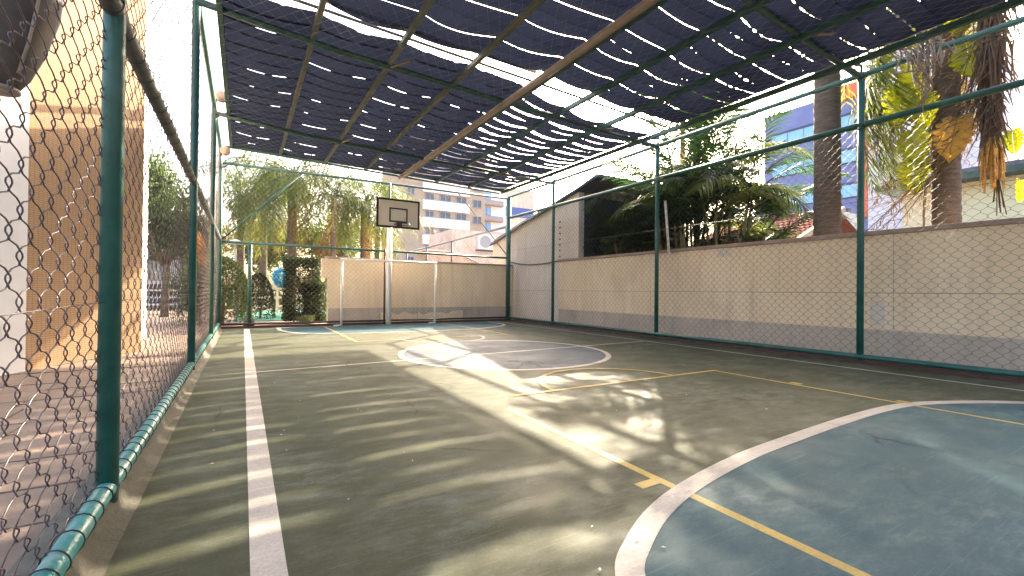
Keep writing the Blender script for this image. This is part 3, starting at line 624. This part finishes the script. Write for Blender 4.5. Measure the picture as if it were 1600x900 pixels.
# grass tuft below the hedge
mb = MB(); V = []; F = []
for k in range(260):
    a = random.uniform(0, 6.28); l_ = random.uniform(.18, .42); bx, by_ = 1.62 + random.gauss(0, .09), 15.05 + random.gauss(0, .07); tx = math.cos(a) * l_ * .7; ty = math.sin(a) * l_ * .5; n0 = len(V)
    V += [(bx - .006, by_, .0), (bx + .006, by_, .0), (bx + tx * .5 + .005, by_ + ty * .5, l_ * .75), (bx + tx * .5 - .005, by_ + ty * .5, l_ * .75), (bx + tx, by_ + ty, l_ * .6)]
    F += [(n0, n0 + 1, n0 + 2, n0 + 3), (n0 + 3, n0 + 2, n0 + 4)]
tag(mb.add(V, F).build('grass_tuft', M['tuft']), 'spiky grass tuft at the foot of the dark hedge', 'plant')
# areca clumps along the right wall
random.seed(13)
grp = 'areca palms growing along the right wall'
def areca(x, y, label, stems, fpn, hs, spread=.35, sc=1, meshes=FA):
    o = empty('areca_palm', (x, y, 0), label, 'palm', grp)
    for k in range(stems):
        a = k * 2.4; d = spread * math.sqrt((k + .5) / stems); bx, by_ = x + d * math.cos(a), y + d * math.sin(a); h = random.uniform(*hs); lx, ly = math.cos(a) * .12 * h * random.uniform(.2, 1), math.sin(a) * .12 * h * random.uniform(.2, 1)
        trunk_mb(bx, by_, -.1, h, .045, .032, (lx, ly), .16).build('stem', M['stem'], o, True)
        for f in range(fpn):
            yw = f * 2.4 + k + random.uniform(-.4, .4); s_ = sc * random.uniform(.75, 1.1)
            if math.cos(yw) < .1 and h < 3.3: s_ *= .5 if h < 2.6 else .7       # keep clear of the wall
            frond(o, meshes, (bx + lx - x, by_ + ly - y, h - random.uniform(0, .3)), yw, s_, random.uniform(-.35, .1 if h < 2.6 else .25))
    return o
areca(10.7, 10.1, 'dark areca palm against the shaded side of the gabled house', 6, 5, (1.9, 3.0), .35, .9)
areca(10.9, 8.9, 'tallest areca palm clump, its stems bare behind the fence rail', 6, 4, (3.0, 5.2), .6, 1.05)
areca(10.7, 8.1, 'dense areca palm behind the second right hand fence post', 7, 5, (2.2, 4.7), .6, .95)
areca(10.7, 7.1, 'areca palm with fronds arching over the wall right of the second fence post', 6, 5, (2.0, 4.3), .5, 1.0)
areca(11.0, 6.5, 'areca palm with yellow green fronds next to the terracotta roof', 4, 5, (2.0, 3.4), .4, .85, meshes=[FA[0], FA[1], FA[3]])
areca(9.95, 9.75, 'slim dark areca palm hiding the near end of the gabled house roof', 7, 5, (2.1, 3.1), .35, .68, meshes=[FA[0], FA[1], FA[2], FA[2]])
areca(9.95, 10.5, 'short areca palm in front of the shaded side wall of the gabled house', 6, 6, (1.9, 2.9), .25, .75)
areca(10.6, 7.85, 'areca palm with long arching fronds just right of the leaning pale pole', 5, 6, (2.8, 4.0), .5, 1.15)
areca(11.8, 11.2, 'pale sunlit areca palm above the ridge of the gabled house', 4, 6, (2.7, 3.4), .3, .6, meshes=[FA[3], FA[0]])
areca(10.8, 9.3, 'low areca palm spreading its leaves just above the wall coping', 7, 6, (2.0, 2.6), .5, .62)
areca(10.8, 7.6, 'low bushy areca palm filling the wall top right of the second fence post', 7, 6, (2.0, 2.6), .5, .62)
areca(12.4, 8.0, 'areca palm set back, seen as pale feathery tops below the rail', 5, 5, (2.6, 4.4), .6, 1.0)
tp_ = palm('palm_tree', 11.8, 8.75, 7.0, 'tall slender palm rising past the roof gap above the areca clump', 'tall palms right of the court', 17, .10, .85, 2)
tp_ = palm('palm_tree', 12.2, 9.6, 7.9, 'thinner crowned tall palm set further back from the wall, behind the areca clump', 'tall palms right of the court', 11, .10, .62, 1)
# two big palm trunks
def big_palm(x, y, r, label, nf, dead):
    o = empty('palm_tree', (x, y, 0), label, 'palm tree', 'big palms right of the court')
    trunk_mb(x, y, -.1, 8.2, r * 1.03, r * .92, (0, .04), .17).build('trunk', M['bark'], o, True)
    for k in range(nf): frond(o, FQ, (0, 0, 8.2 + random.uniform(-.2, .2)), k * 2.4 + random.uniform(-.2, .2), random.uniform(1.05, 1.3), random.uniform(-.5, .2))
    return o
big_palm(10.2, 4.50, .24, 'thick ringed palm trunk standing before the blue building', 14, 0)
pt = big_palm(10.2, 2.70, .19, 'palm trunk hung with yellow leaves and dry fronds at the right edge', 14, 0)
# hanging green fronds left of that trunk, dry fronds right of it
HG = [frond_mesh('frond', M['areca_lit'], 2.4, .1, 1.7, 44, .70, .046, .15, .8, fwd=.9), frond_mesh('frond', M['queen'], 2.5, .1, 1.8, 44, .70, .046, .15, .8, fwd=.9)]
for k, (dx, dy, z, yaw, sc) in enumerate(((-.1, .2, 6.2, 1.85, 1), (-.2, .3, 5.9, 2.2, .95), (-.1, .1, 5.5, 2.0, .85), (-.3, .3, 5.0, 1.8, .75), (0, .2, 6.6, 2.3, 1.05), (.1, .3, 6.1, 1.6, 1.0), (-.2, .2, 4.6, 2.1, .6), (0, .1, 6.9, 2.0, 1.1))):
    link('frond', HG[k % 2], pt, (dx + .35, dy + .25, z), (random.gauss(0, .3), .75, yaw), (sc,) * 3)
for k in range(16):
    a = random.uniform(-2.1, -1.2); link('dry_frond', FD[0], pt, (random.uniform(-.35, .15), -.25 - random.uniform(0, .35), random.uniform(4.6, 6.6)), (random.gauss(0, .2), random.uniform(.7, 1.0), a), (random.uniform(.5, .9),) * 3)
# matted brown fibre skirt and fruit bunch
V = []; F = []
for k in range(620):
    z0 = random.uniform(3.7, 6.4); sp_ = .35 + .65 * (z0 - 3.7) / 2.7; x0, y0 = random.gauss(9.75, .10 * sp_), random.gauss(2.08, .10 * sp_); l_ = random.uniform(.25, .9); dx, dy = random.gauss(0, .12), random.gauss(0, .10); n0 = len(V); wv = .012
    V += [(x0, y0 - wv, z0), (x0, y0 + wv, z0), (x0 + dx, y0 + dy + wv * .5, z0 - l_), (x0 + dx, y0 + dy - wv * .5, z0 - l_)]; F.append((n0, n0 + 1, n0 + 2, n0 + 3))
MB().add(V, F).build('fibre_skirt', M['dry'], pt, kind='stuff')
fb = empty('fruit_bunch', (9.7, 2.05, 3.3), 'orange bunch of dry palm fruit strands hanging below the brown fronds', 'fruit')
for k in range(70):
    a = random.uniform(0, 6.28); r = random.uniform(.02, .16); x0, y0 = 9.7 + r * math.cos(a), 2.05 + r * math.sin(a)
    MB().tube([(9.7, 2.05, 3.55), (9.7 + (x0 - 9.7) * .8, 2.05 + (y0 - 2.05) * .8, 3.3), (x0, y0, 2.75 + random.uniform(-.1, .3))], [.008, .014, .006], 4).build('strand', M['fruit'], fb)
for k in range(12):
    MB().tube([(9.7 + random.gauss(0, .03), 2.0, 3.0), (9.72, 1.97 + random.gauss(0, .03), 2.3 + random.uniform(0, .3))], .006, 4).build('strand', M['dry'], fb)
# big lobed leaves climbing the trunk
def lobed(mt):
    """heart shaped leaf cut into finger lobes, folded along its midrib"""
    V = []; F = []; n = 44
    for sd in (1, -1):
        n0 = len(V)
        for i in range(n + 1):
            t = i / n; u = -.10 + .80 * t; half = .30 * math.sin(PI * min(1, .10 + .90 * t)) ** .7; cut = .52 + .48 * abs(math.sin(t * PI * 6.5)) ** .45
            v = half * cut + .012; f = .08 * math.sin(t * 3)
            z0 = -.45 * max(0, u) ** 2; V += [(u, sd * .004, z0), (u - .05 * cut, sd * v * .55, z0 + .16 * v + f * .3), (u - .10 * cut, sd * v, z0 + .05 * v)]
        for i in range(n):
            for q in (0, 1):
                a = n0 + i * 3 + q; F.append((a, a + 1, a + 4, a + 3) if sd > 0 else (a + 3, a + 4, a + 1, a))
    return MB().add(V, F).mesh('leaf', mt)
LB, LA = lobed(M['bigleaf']), lobed(M['bigleaf_amber'])
cl = empty('climbing_plant', (10, 2.9, 0), 'climber with big lobed yellow leaves glowing on the right hand palm trunk', 'climbing plant')
MB().tube([(10.0, 2.88, 0), (9.98, 2.93, 2.5), (9.99, 2.86, 4), (9.97, 2.92, 6)], .02, 6).build('stem', M['stem'], cl, True)
for (x, y, z, s, ms, roll) in ((9.72, 3.02, 4.95, .85, LB, .3), (9.68, 3.16, 4.62, .95, LB, -.2), (9.72, 2.90, 4.40, .8, LB, .5), (9.72, 3.0, 5.75, .75, LB, 0), (9.72, 3.02, 3.85, .9, LB, .5), (9.72, 2.98, 3.35, .8, LB, -.1), (9.72, 2.46, 3.85, .9, LA, -.4), (9.8, 2.36, 5.05, .8, LB, .2), (9.8, 2.42, 5.75, .75, LB, -.3), (9.8, 2.28, 6.1, .75, LB, .2), (9.72, 1.85, 3.5, .45, LB, .4), (9.72, 1.76, 2.75, .45, LB, -.3)):
    link('leaf', ms, cl, (x - 10, y - 2.9, z), (roll + random.gauss(0, .15), 1.25 + random.gauss(0, .15), 3.35 + random.gauss(0, .3)), (s,) * 3)
# tangle of dry strands at the roof edge
tg = empty('strand_tangle', (8.4, 2.5, 4.9), 'tangle of dry brown strands dangling from the roof edge at upper right', 'vine')
for k in range(44):
    y0 = random.uniform(2.25, 2.95); x0 = 8.40 + random.gauss(0, .07); z0 = 4.95 + random.uniform(-.05, .45); P = [np.array((x0, y0, z0))]; tgt = np.array((8.42 + random.gauss(0, .05), 2.47 + random.gauss(0, .09), random.uniform(4.25, 4.75)))
    for j in range(1, 5): P.append(P[0] + (tgt - P[0]) * j / 4 + rng.normal(0, .05, 3) * (j < 4))
    if random.random() < .45: P += [tgt + rng.normal(0, .07, 3) - (0, 0, random.uniform(.05, .3)), tgt + rng.normal(0, .06, 3)]
    MB().tube(smooth_path(P, 4), random.choice((.006, .009, .013)), 5).build('strand', M['rope'], tg, True)
for k in range(5): MB().tube(smooth_path([(8.42, 2.46 + random.gauss(0, .04), 4.4), (8.43, 2.45 + random.gauss(0, .06), 4.1), (8.42, 2.44 + random.gauss(0, .08), 3.7 + random.random() * .3)], 4), .007, 5).build('strand', M['rope'], tg, True)

# ------------------------------------------------------------------ buildings
def window(b, x0, x1, z0, z1, plane, axis='y', sgn=-1, d=.08, glass='glass', fr='frame_grey', fw=.08):
    """a framed window proud of a wall lying in plane 'axis = plane'; sgn points outward"""
    a0, a1 = sorted((plane, plane + sgn * d)); p0, p1 = sorted((plane - sgn * .02, plane + sgn * d * .5))
    def bx(mb, u0, u1, w0, w1, q0, q1): return mb.box(u0, u1, q0, q1, w0, w1) if axis == 'y' else mb.box(q0, q1, u0, u1, w0, w1)
    mb = MB(); bx(mb, x0, x1, z1 - fw, z1, a0, a1); bx(mb, x0, x1, z0, z0 + fw, a0, a1); bx(mb, x0, x0 + fw, z0 + fw, z1 - fw, a0, a1); bx(mb, x1 - fw, x1, z0 + fw, z1 - fw, a0, a1)
    xm = (x0 + x1) / 2; bx(mb, xm - fw / 2, xm + fw / 2, z0 + fw, z1 - fw, a0, a1)
    f = mb.build('window', M[fr], b); m2 = MB(); bx(m2, x0 + fw, x1 - fw, z0 + fw, z1 - fw, p0, p1); m2.build('pane', M[glass], f); return f
# tiled tower beyond the left fence
C = Vector((-1.50, 9.95, 0)); D = Vector((-math.sin(R_(28)), -math.cos(R_(28)), 0)); Nn = Vector((math.cos(R_(28)), -math.sin(R_(28)), 0))
TW = empty('tower_block', tuple(C), 'tall building corner clad in small tan tiles beyond the left fence', 'building')
def wall_uv(name, a, b_, h, th, mt, parent):
    a, b_ = Vector(a), Vector(b_); o_ = -Nn * th
    V = [a, b_, b_ + Vector((0, 0, h)), a + Vector((0, 0, h))]; V += [v + o_ for v in V]
    ob = MB().add([tuple(v) for v in V], [(3, 2, 1, 0), (4, 5, 6, 7), (0, 1, 5, 4), (1, 2, 6, 5), (2, 3, 7, 6), (3, 0, 4, 7)]).build(name, mt, parent)
    uv = ob.data.uv_layers.new(name='UVMap'); L_ = (b_ - a).length
    for p in ob.data.polygons:
        for li in p.loop_indices:
            vi = ob.data.loops[li].vertex_index; co = V[vi]; u = (co - a).dot((b_ - a).normalized()) + (co - a).dot(Nn); uv.data[li].uv = (u, co.z)
    return ob
wall_uv('tiled_wall', C, C + D * 2.0, 14, .3, M['tower'], TW)
wall_uv('pilaster', C + D * 2.0 + Nn * .06, C + D * 4.5 + Nn * .06, 14, .4, M['white_wall'], TW)
a = C - Nn * .31; V0 = [a, a - Vector((5, .3, 0))]
MB().box(-7.5, C.x - .3, 9.4, 12.5, -.1, 14).build('rear_wall', M['white_wall'], TW)
# dark rounded hood
HD = empty('hanging_hood', (-1.52, 4.6, 2.5), 'dark rounded metal hood hanging beyond the left fence in the top left corner', 'lamp hood')
MB().lathe([(.12, .02), (.17, .10), (.25, .32), (.32, .60), (.355, .95), (.36, 1.4), (.34, 1.7), (.1, 1.85)], (-1.52, 4.6, 2.5), 28).build('shell', M['hood'], HD, True)
MB().lathe([(.10, -.02), (.125, -.015), (.125, .01), (.10, .012)], (-1.52, 4.6, 2.5), 24).build('rim', M['hood_rim'], HD, True)
for k in (9,):
    a = k * PI / 5; MB().tube([(-1.52 + r * math.cos(a), 4.6 + r * math.sin(a), 2.5 + z) for r, z in ((.178, .10), (.257, .32), (.326, .60), (.361, .95), (.366, 1.4))], .010, 5).build('sheen_streak', M['hood_rim'], HD, True)  # light streak on the smooth shell, built as a thin pale tube
MB().tube([(-1.52, 4.6, 4.3), (-1.52, 4.6, 6.2), (-2.6, 7.9, 6.4)], .03, 8).build('hanger', M['dark_pipe'], HD, True)
# pale house and slatted barrier behind the courtyard
PH = empty('house', (-3.5, 33, 0), 'low pale house with two windows at the end of the paved yard on the left', 'house')
MB().box(-9, -1.6, 33, 38, -.1, 3.9).build('wall', M['greywall'], PH)
for x0 in (-5.5, -3.2): window(PH, x0, x0 + 1.4, 1.5, 2.9, 33)
MB().box(-9.3, -1.3, 32.6, 38.4, 3.9, 4.1).build('roof', M['slate'], PH)
BB = empty('slatted_barrier', (-2.6, 23.8, 0), 'black slatted barrier with pale rails at the end of the paved yard', 'barrier')
for q in range(4):
    z = .15 + q * .30; MB().box(-6.0, -1.45, 23.78, 23.82, z + .20, z + .25).build('rail', M['timber'], BB)
    for k in range(34):
        x = -6.0 + k * .134; MB().bar((x, 23.86, z - .03), (x + .05, 23.86, z + .19), .10, .03, up=(0, 1, 0)).build('slat', M['black_slat'], BB)
for x in (-6, -4.4, -2.9, -1.47): MB().box(x - .03, x + .03, 23.72, 23.78, -.05, 1.36).build('post', M['timber'], BB)
# gabled house against the right wall
GH = empty('gabled_house', (9.2, 13, 0), 'pale plaster house wall with a rising roof edge beyond the far right fence corner', 'house')
prof = [(16.6, 3.02), (15.84, 3.22), (14.15, 3.60), (12.16, 4.0), (10.98, 4.24)]
V = [(9.03, y, -.1) for y, z in prof] + [(9.03, y, z) for y, z in prof]; V += [(9.25, y, z) for _, y, z in V]; k = len(prof)
MB().add(V, [(i, i + 1, k + i + 1, k + i) for i in range(k - 1)] + [(2 * k + i, 3 * k + i, 3 * k + i + 1, 2 * k + i + 1) for i in range(k - 1)] + [(k + i, k + i + 1, 3 * k + i + 1, 3 * k + i) for i in range(k - 1)] + [(0, k, 3 * k, 2 * k), (k - 1, 3 * k - 1, 4 * k - 1, 2 * k - 1)]).build('wall', M['house_plaster'], GH)
MB().box(9.26, 14, 10.99, 11.1, -.1, 4.15).build('side_wall', M['dark_wall'], GH)
prof = prof + [(10.02, 4.50)]; k = len(prof)
V = [(8.92, y, z + .0) for y, z in prof] + [(14, y, z + .0) for y, z in prof]; V += [(x, y, z + .10) for x, y, z in V]
MB().add(V, [(i, i + 1, k + i + 1, k + i) for i in range(k - 1)][::1] + [(2 * k + i, 3 * k + i, 3 * k + i + 1, 2 * k + i + 1) for i in range(k - 1)] + [(i, 2 * k + i, 2 * k + i + 1, i + 1) for i in range(k - 1)] + [(k - 1, 2 * k - 1, 4 * k - 1, 3 * k - 1)]).build('roof', M['slate'], GH)
MB().tube([(8.9, 16.6, 3.02), (8.9, 14.15, 3.60), (8.9, 12.16, 4.0), (8.9, 9.98, 4.51)], .045, 8).build('gutter', M['dark_band'], GH, True)
for q in range(7): MB().box(9.0, 9.03, 11.9, 11.95, 2.25 + q * .19, 2.29 + q * .19).build('bracket', M['black_slat'], GH)
tag(MB().tube(smooth_path([(8.97, 11.85, 2.12), (9.0, 13, 2.06), (9.0, 14.2, 2.10), (8.95, 15.4, 2.3)], 6), .022, 6).build('cable', M['dark_pipe'], None, True), 'dark sagging cable along the pale house wall by the far corner', 'cable')
# stained wall with the air conditioner, shed in front
SW = empty('annex_building', (12, 25, 0), 'pinkish stained wall carrying an air conditioner behind the far fence', 'building')
MB().box(11.2, 17, 26, 30, -.1, 4.95).build('wall', M['pinkwall'], SW)
AC = empty('air_conditioner', (13.4, 25.8, 4.0), 'cream air conditioner with round fan grille on the stained wall', 'air conditioner')
MB().box(12.9, 14.15, 25.62, 25.98, 3.75, 4.75).build('case', M['white_wall'], AC, bevel=.02)
MB().tube([(13.38, 25.60, 4.25), (13.38, 25.63, 4.25)], .40, 24).build('fan_grille', M['frame_grey'], AC)
MB().box(12.85, 14.2, 25.6, 26.0, 3.66, 3.72).build('bracket', M['dark_pipe'], AC)
SH = empty('shed', (9.6, 24, 0), 'low white shed with a shallow gable behind the beige wall, right of the hoop', 'shed')
V = [(8.9, 24, -.1), (13, 24, -.1), (13, 24, 2.35), (10.6, 24, 3.25), (8.9, 24, 3.3)]; V += [(x, 25.9, z) for x, _, z in V]
MB().add(V, [(0, 1, 2, 3, 4), (9, 8, 7, 6, 5)] + [(i, 5 + i, 5 + (i + 1) % 5, (i + 1) % 5) for i in range(5)]).build('wall', M['pinkwall'], SH)
MB().bar((8.7, 24.9, 3.36), (10.6, 24.9, 3.31), 2.2, .07).build('roof', M['white_wall'], SH); MB().bar((10.6, 24.9, 3.31), (13.2, 24.9, 2.36), 2.2, .07).build('roof', M['white_wall'], SH)
# apartment block
AP = empty('apartment_building', (28, 70, 0), 'beige apartment block with white bands and rows of windows behind the hoop', 'building')
MB().box(21.5, 36.4, 70, 82, -.1, 26).build('wall', M['apt'], AP)
S = 70 / 40.
for fl in range(8):
    zb = 2.9 + fl * 2.85
    x1 = 33.3 if fl != 1 and fl != 0 else 27.6
    MB().box(24.9, x1, 69.6, 70, zb, zb + 1.55).build('spandrel_band', M['spandrel'], AP)
    for q, xx in enumerate((25.4, 27.9, 30.8)): window(AP, xx, xx + (1.5 if q < 1 else 2.0), zb + 1.62, zb + 2.75, 70, d=.12, glass='glass', fw=.1)
    window(AP, 34.0, 35.7, zb + 1.2, zb + 2.6, 70, d=.12, fw=.1)
for q in range(3): window(AP, 22.3, 23.6, 5 + q * 5.7, 6.5 + q * 5.7, 70, d=.12, fw=.1)
WB = empty('white_building', (40, 78, 0), 'narrow white building with small balconies right of the apartment block', 'building')
MB().box(36.9, 43.5, 75, 88, -.1, 22).build('wall', M['spandrel'], WB)
for fl in range(5):
    window(WB, 38.4, 40.2, 6.4 + fl * 3, 8.0 + fl * 3, 75, d=.12, fw=.1, glass='skyglass'); MB().box(37.2, 42.6, 74.2, 75, 5.2 + fl * 3, 5.45 + fl * 3).build('balcony', M['coping'], WB); MB().box(37.2, 42.6, 74.2, 74.25, 5.45 + fl * 3, 6.2 + fl * 3).build('balcony_rail', M['frame_grey'], WB)
TB = empty('tan_building', (50, 80, 0), 'tan building with a blue sign band right of the corner post', 'building')
MB().box(44.5, 53.5, 80, 92, -.1, 22.5).build('wall', M['pinkwall'], TB)
MB().box(44.8, 53.3, 79.8, 80, 16.6, 18.6).build('sign_band', M['sign_blue'], TB)
for fl in range(4):
    for xx in (45.6, 48.2, 50.8): window(TB, xx, xx + 1.4, 3.5 + fl * 3.1, 5.2 + fl * 3.1, 80, d=.12, fw=.1)
# blue tiled building
BL = empty('office_building', (41, 19, 0), 'blue tiled office building with sky blue window bands and orange columns', 'building')
MB().box(40, 55, 14.75, 22.7, -.1, 16.9).build('wall', M['bluetile'], BL)
for zb in (3.4, 6.0, 8.6, 11.3, 14.0):
    f = MB().box(39.90, 40, 15.5, 22.0, zb + .95, zb + 1.12).box(39.90, 40, 15.5, 22.0, zb - .08, zb).build('window', M['dark_band'], BL); MB().box(39.95, 40, 15.5, 22.0, zb, zb + .95).build('pane', M['skyglass'], f)
    for q in range(4): MB().box(39.92, 40.0, 16.8 + q * 1.3, 16.86 + q * 1.3, zb, zb + .95).build('mullion', M['bluetile'], f)
    if zb in (8.6, 6.0): MB().box(39.88, 40, 21.2, 22.3, zb - .3, zb + 1.1).build('orange_panel', M['orange'], BL)
MB().box(39.6, 40, 14.75, 15.45, 6.9, 17.4).build('orange_column', M['orange'], BL); MB().box(39.7, 40, 15.45, 17.5, 16.2, 17.3).build('orange_column', M['orange'], BL)
MB().box(39.4, 40, 22.3, 23.2, 7.2, 9.4).build('bay', M['bluetile'], BL)
GB = empty('grey_building', (40, 12, 0), 'plain pale grey building between the blue office and the green house', 'building')
MB().box(39.5, 52, 9.5, 14.74, -.1, 18.5).build('wall', M['greywall'], GB); MB().box(39.3, 52, 9.3, 14.74, 18.5, 18.9).build('parapet', M['white_wall'], GB)
GN = empty('green_house', (21, 4, 0), 'pale green house with a dark green roof edge behind the right wall', 'house')
MB().box(20, 30, -8, 6.45, -.1, 4.75).build('wall', M['palegreen'], GN)
MB().box(19.3, 30.5, -8, 7.0, 4.75, 4.95).build('roof', M['fascia'], GN); MB().box(19.5, 30.5, -8, 6.85, 4.95, 5.12).build('roof', M['slate'], GN)
MB().box(19.9, 24, 6.46, 10.5, -.1, 3.4).build('side_wall', M['greywall'], GN)
WT = empty('water_tank', (23, 9.5, 3.4), 'small grey rooftop box between the thick palm trunk and the fence post', 'tank')
MB().box(22, 23.4, 8.9, 10.2, 3.4, 4.6).build('tank_body', M['frame_grey'], WT, bevel=.05); MB().tube([(22.7, 9.5, 4.6), (22.7, 9.5, 4.85)], .4, 14).build('lid', M['dark_pipe'], WT)
RB = empty('white_building', (44, 3, 0), 'white building with a dark window strip at the far right edge', 'building')
MB().box(44, 56, -6, 6.3, -.1, 12.6).build('wall', M['spandrel'], RB); MB().box(43.6, 56, -6, 6.8, 12.6, 13.0).build('roof', M['white_wall'], RB)
for q in range(3): window(RB, 1.0 + q * 1.7, 2.4 + q * 1.7, 9.6, 11.2, 44, 'x', -1, .12, fw=.1)
# terracotta roofed house
TR = empty('tiled_roof_house', (15, 8.6, 0), 'small house with a terracotta tiled roof behind the right wall', 'house')
MB().box(14, 19, 7.0, 10.6, -.1, 2.5).build('wall', M['white_wall'], TR)
s0, s1 = np.array((13.3, 2.35)), np.array((16.4, 3.70))
V = [(13.3, 6.8, 2.31), (13.3, 11, 2.31), (16.4, 11, 3.66), (16.4, 6.8, 3.66), (19.5, 11, 2.3), (19.5, 6.8, 2.3)]
MB().add(V, [(0, 3, 2, 1), (3, 5, 4, 2)]).build('roof', M['terracotta'], TR)
mb = MB(); nr, nc = 11, 26
for i in range(nr):
    for j in range(nc):
        t0, t1 = i / nr, (i + 1.12) / nr; y0 = 6.85 + j * 4.1 / nc; a = s0 + (s1 - s0) * t0; b_ = s0 + (s1 - s0) * min(t1, 1.02); wv = 4.1 / nc; jz = random.uniform(0, .015)
        ar = [(y0 + wv * q, .075 * math.sin(PI * q)) for q in (0.04, .3, .5, .7, .96)]
        V = [(a[0], yy, a[1] + zz + .035 + jz) for yy, zz in ar] + [(b_[0], yy, b_[1] + zz * .8 + jz) for yy, zz in ar]
        mb.add(V, [(q, 5 + q, 6 + q, q + 1) for q in range(4)])
mb.build('roof_tile', M['terracotta'], TR, kind='stuff')
MB().bar((13.2, 6.78, 2.42), (16.4, 6.78, 3.82), .12, .16).build('verge_board', M['verge'], TR)
MB().tube([(16.4, 6.75, 3.80), (16.4, 11, 3.80)], .10, 10).build('ridge', M['terracotta'], TR, True)
# small red roof behind the wall left of the hoop pole
T2 = empty('low_house', (7.2, 30, 0), 'low house with a red tiled roof peeping over the beige wall left of the hoop', 'house')
MB().box(6.0, 9, 30, 34, -.1, 2.2).build('wall', M['white_wall'], T2); MB().add([(5.6, 29.6, 2.15), (9.4, 29.6, 2.15), (9.4, 32, 3.15), (5.6, 32, 3.15), (9.4, 34.4, 2.1), (5.6, 34.4, 2.1)], [(0, 1, 2, 3), (3, 2, 4, 5)]).build('roof', M['terracotta'], T2)
# playground bits
WF = empty('timber_fence', (1.4, 23, 0), 'low pale timber rail fence at the back of the green play mat', 'fence')
for x in (.5, 1.35, 2.2): MB().box(x - .05, x + .05, 22.95, 23.05, -.05, 1.15).build('post', M['timber'], WF)
for z in (.25, .65, 1.05): MB().box(.4, 2.3, 22.9, 22.94, z, z + .10).build('rail', M['timber'], WF)
BO = MB(); pts = mound((1.02, 15.9, 1.45), .20, .18, .26, 500); pts2 = pts.copy(); pts2[:, 2] = 2 * 1.45 - pts2[:, 2]
b = leaf_cloud(np.concatenate([pts, pts2]), .045).build('tinsel_ball', M['tinsel']); tag(b, 'bright blue shaggy tinsel ball beside the top of the dark hedge', 'decoration')
GLm = empty('garden_lamp', (-.25, 19.5, 0), 'garden lamp post with a pale shade above the round bush', 'lamp')
MB().tube([(-.25, 19.5, 0), (-.25, 19.5, 2.75)], .04, 8).build('post', M['frame_grey'], GLm, True); MB().lathe([(.05, 0), (.26, .02), (.2, .12), (.03, .2)], (-.25, 19.5, 2.72), 16).build('lamp_shade', M['white_paint'], GLm, True)
# petals and specks on the court
pm = MB().add([(-.014, 0, 0), (0, -.007, .002), (.014, 0, 0), (0, .007, .002)], [(0, 1, 2, 3)]).mesh('petal', M['petal'])
for k in range(40):
    x, yv = random.uniform(-.3, 1.6 if k < 28 else 4.5), 1.3 + random.random() ** 1.6 * 6
    s = random.uniform(.35, 1.0)
    tag(link('petal', pm, None, (x, yv, .009), (0, 0, random.uniform(0, 6.28)), (s,) * 3), 'tiny pale petal lying on the court floor', 'petal', 'fallen petals scattered over the court')
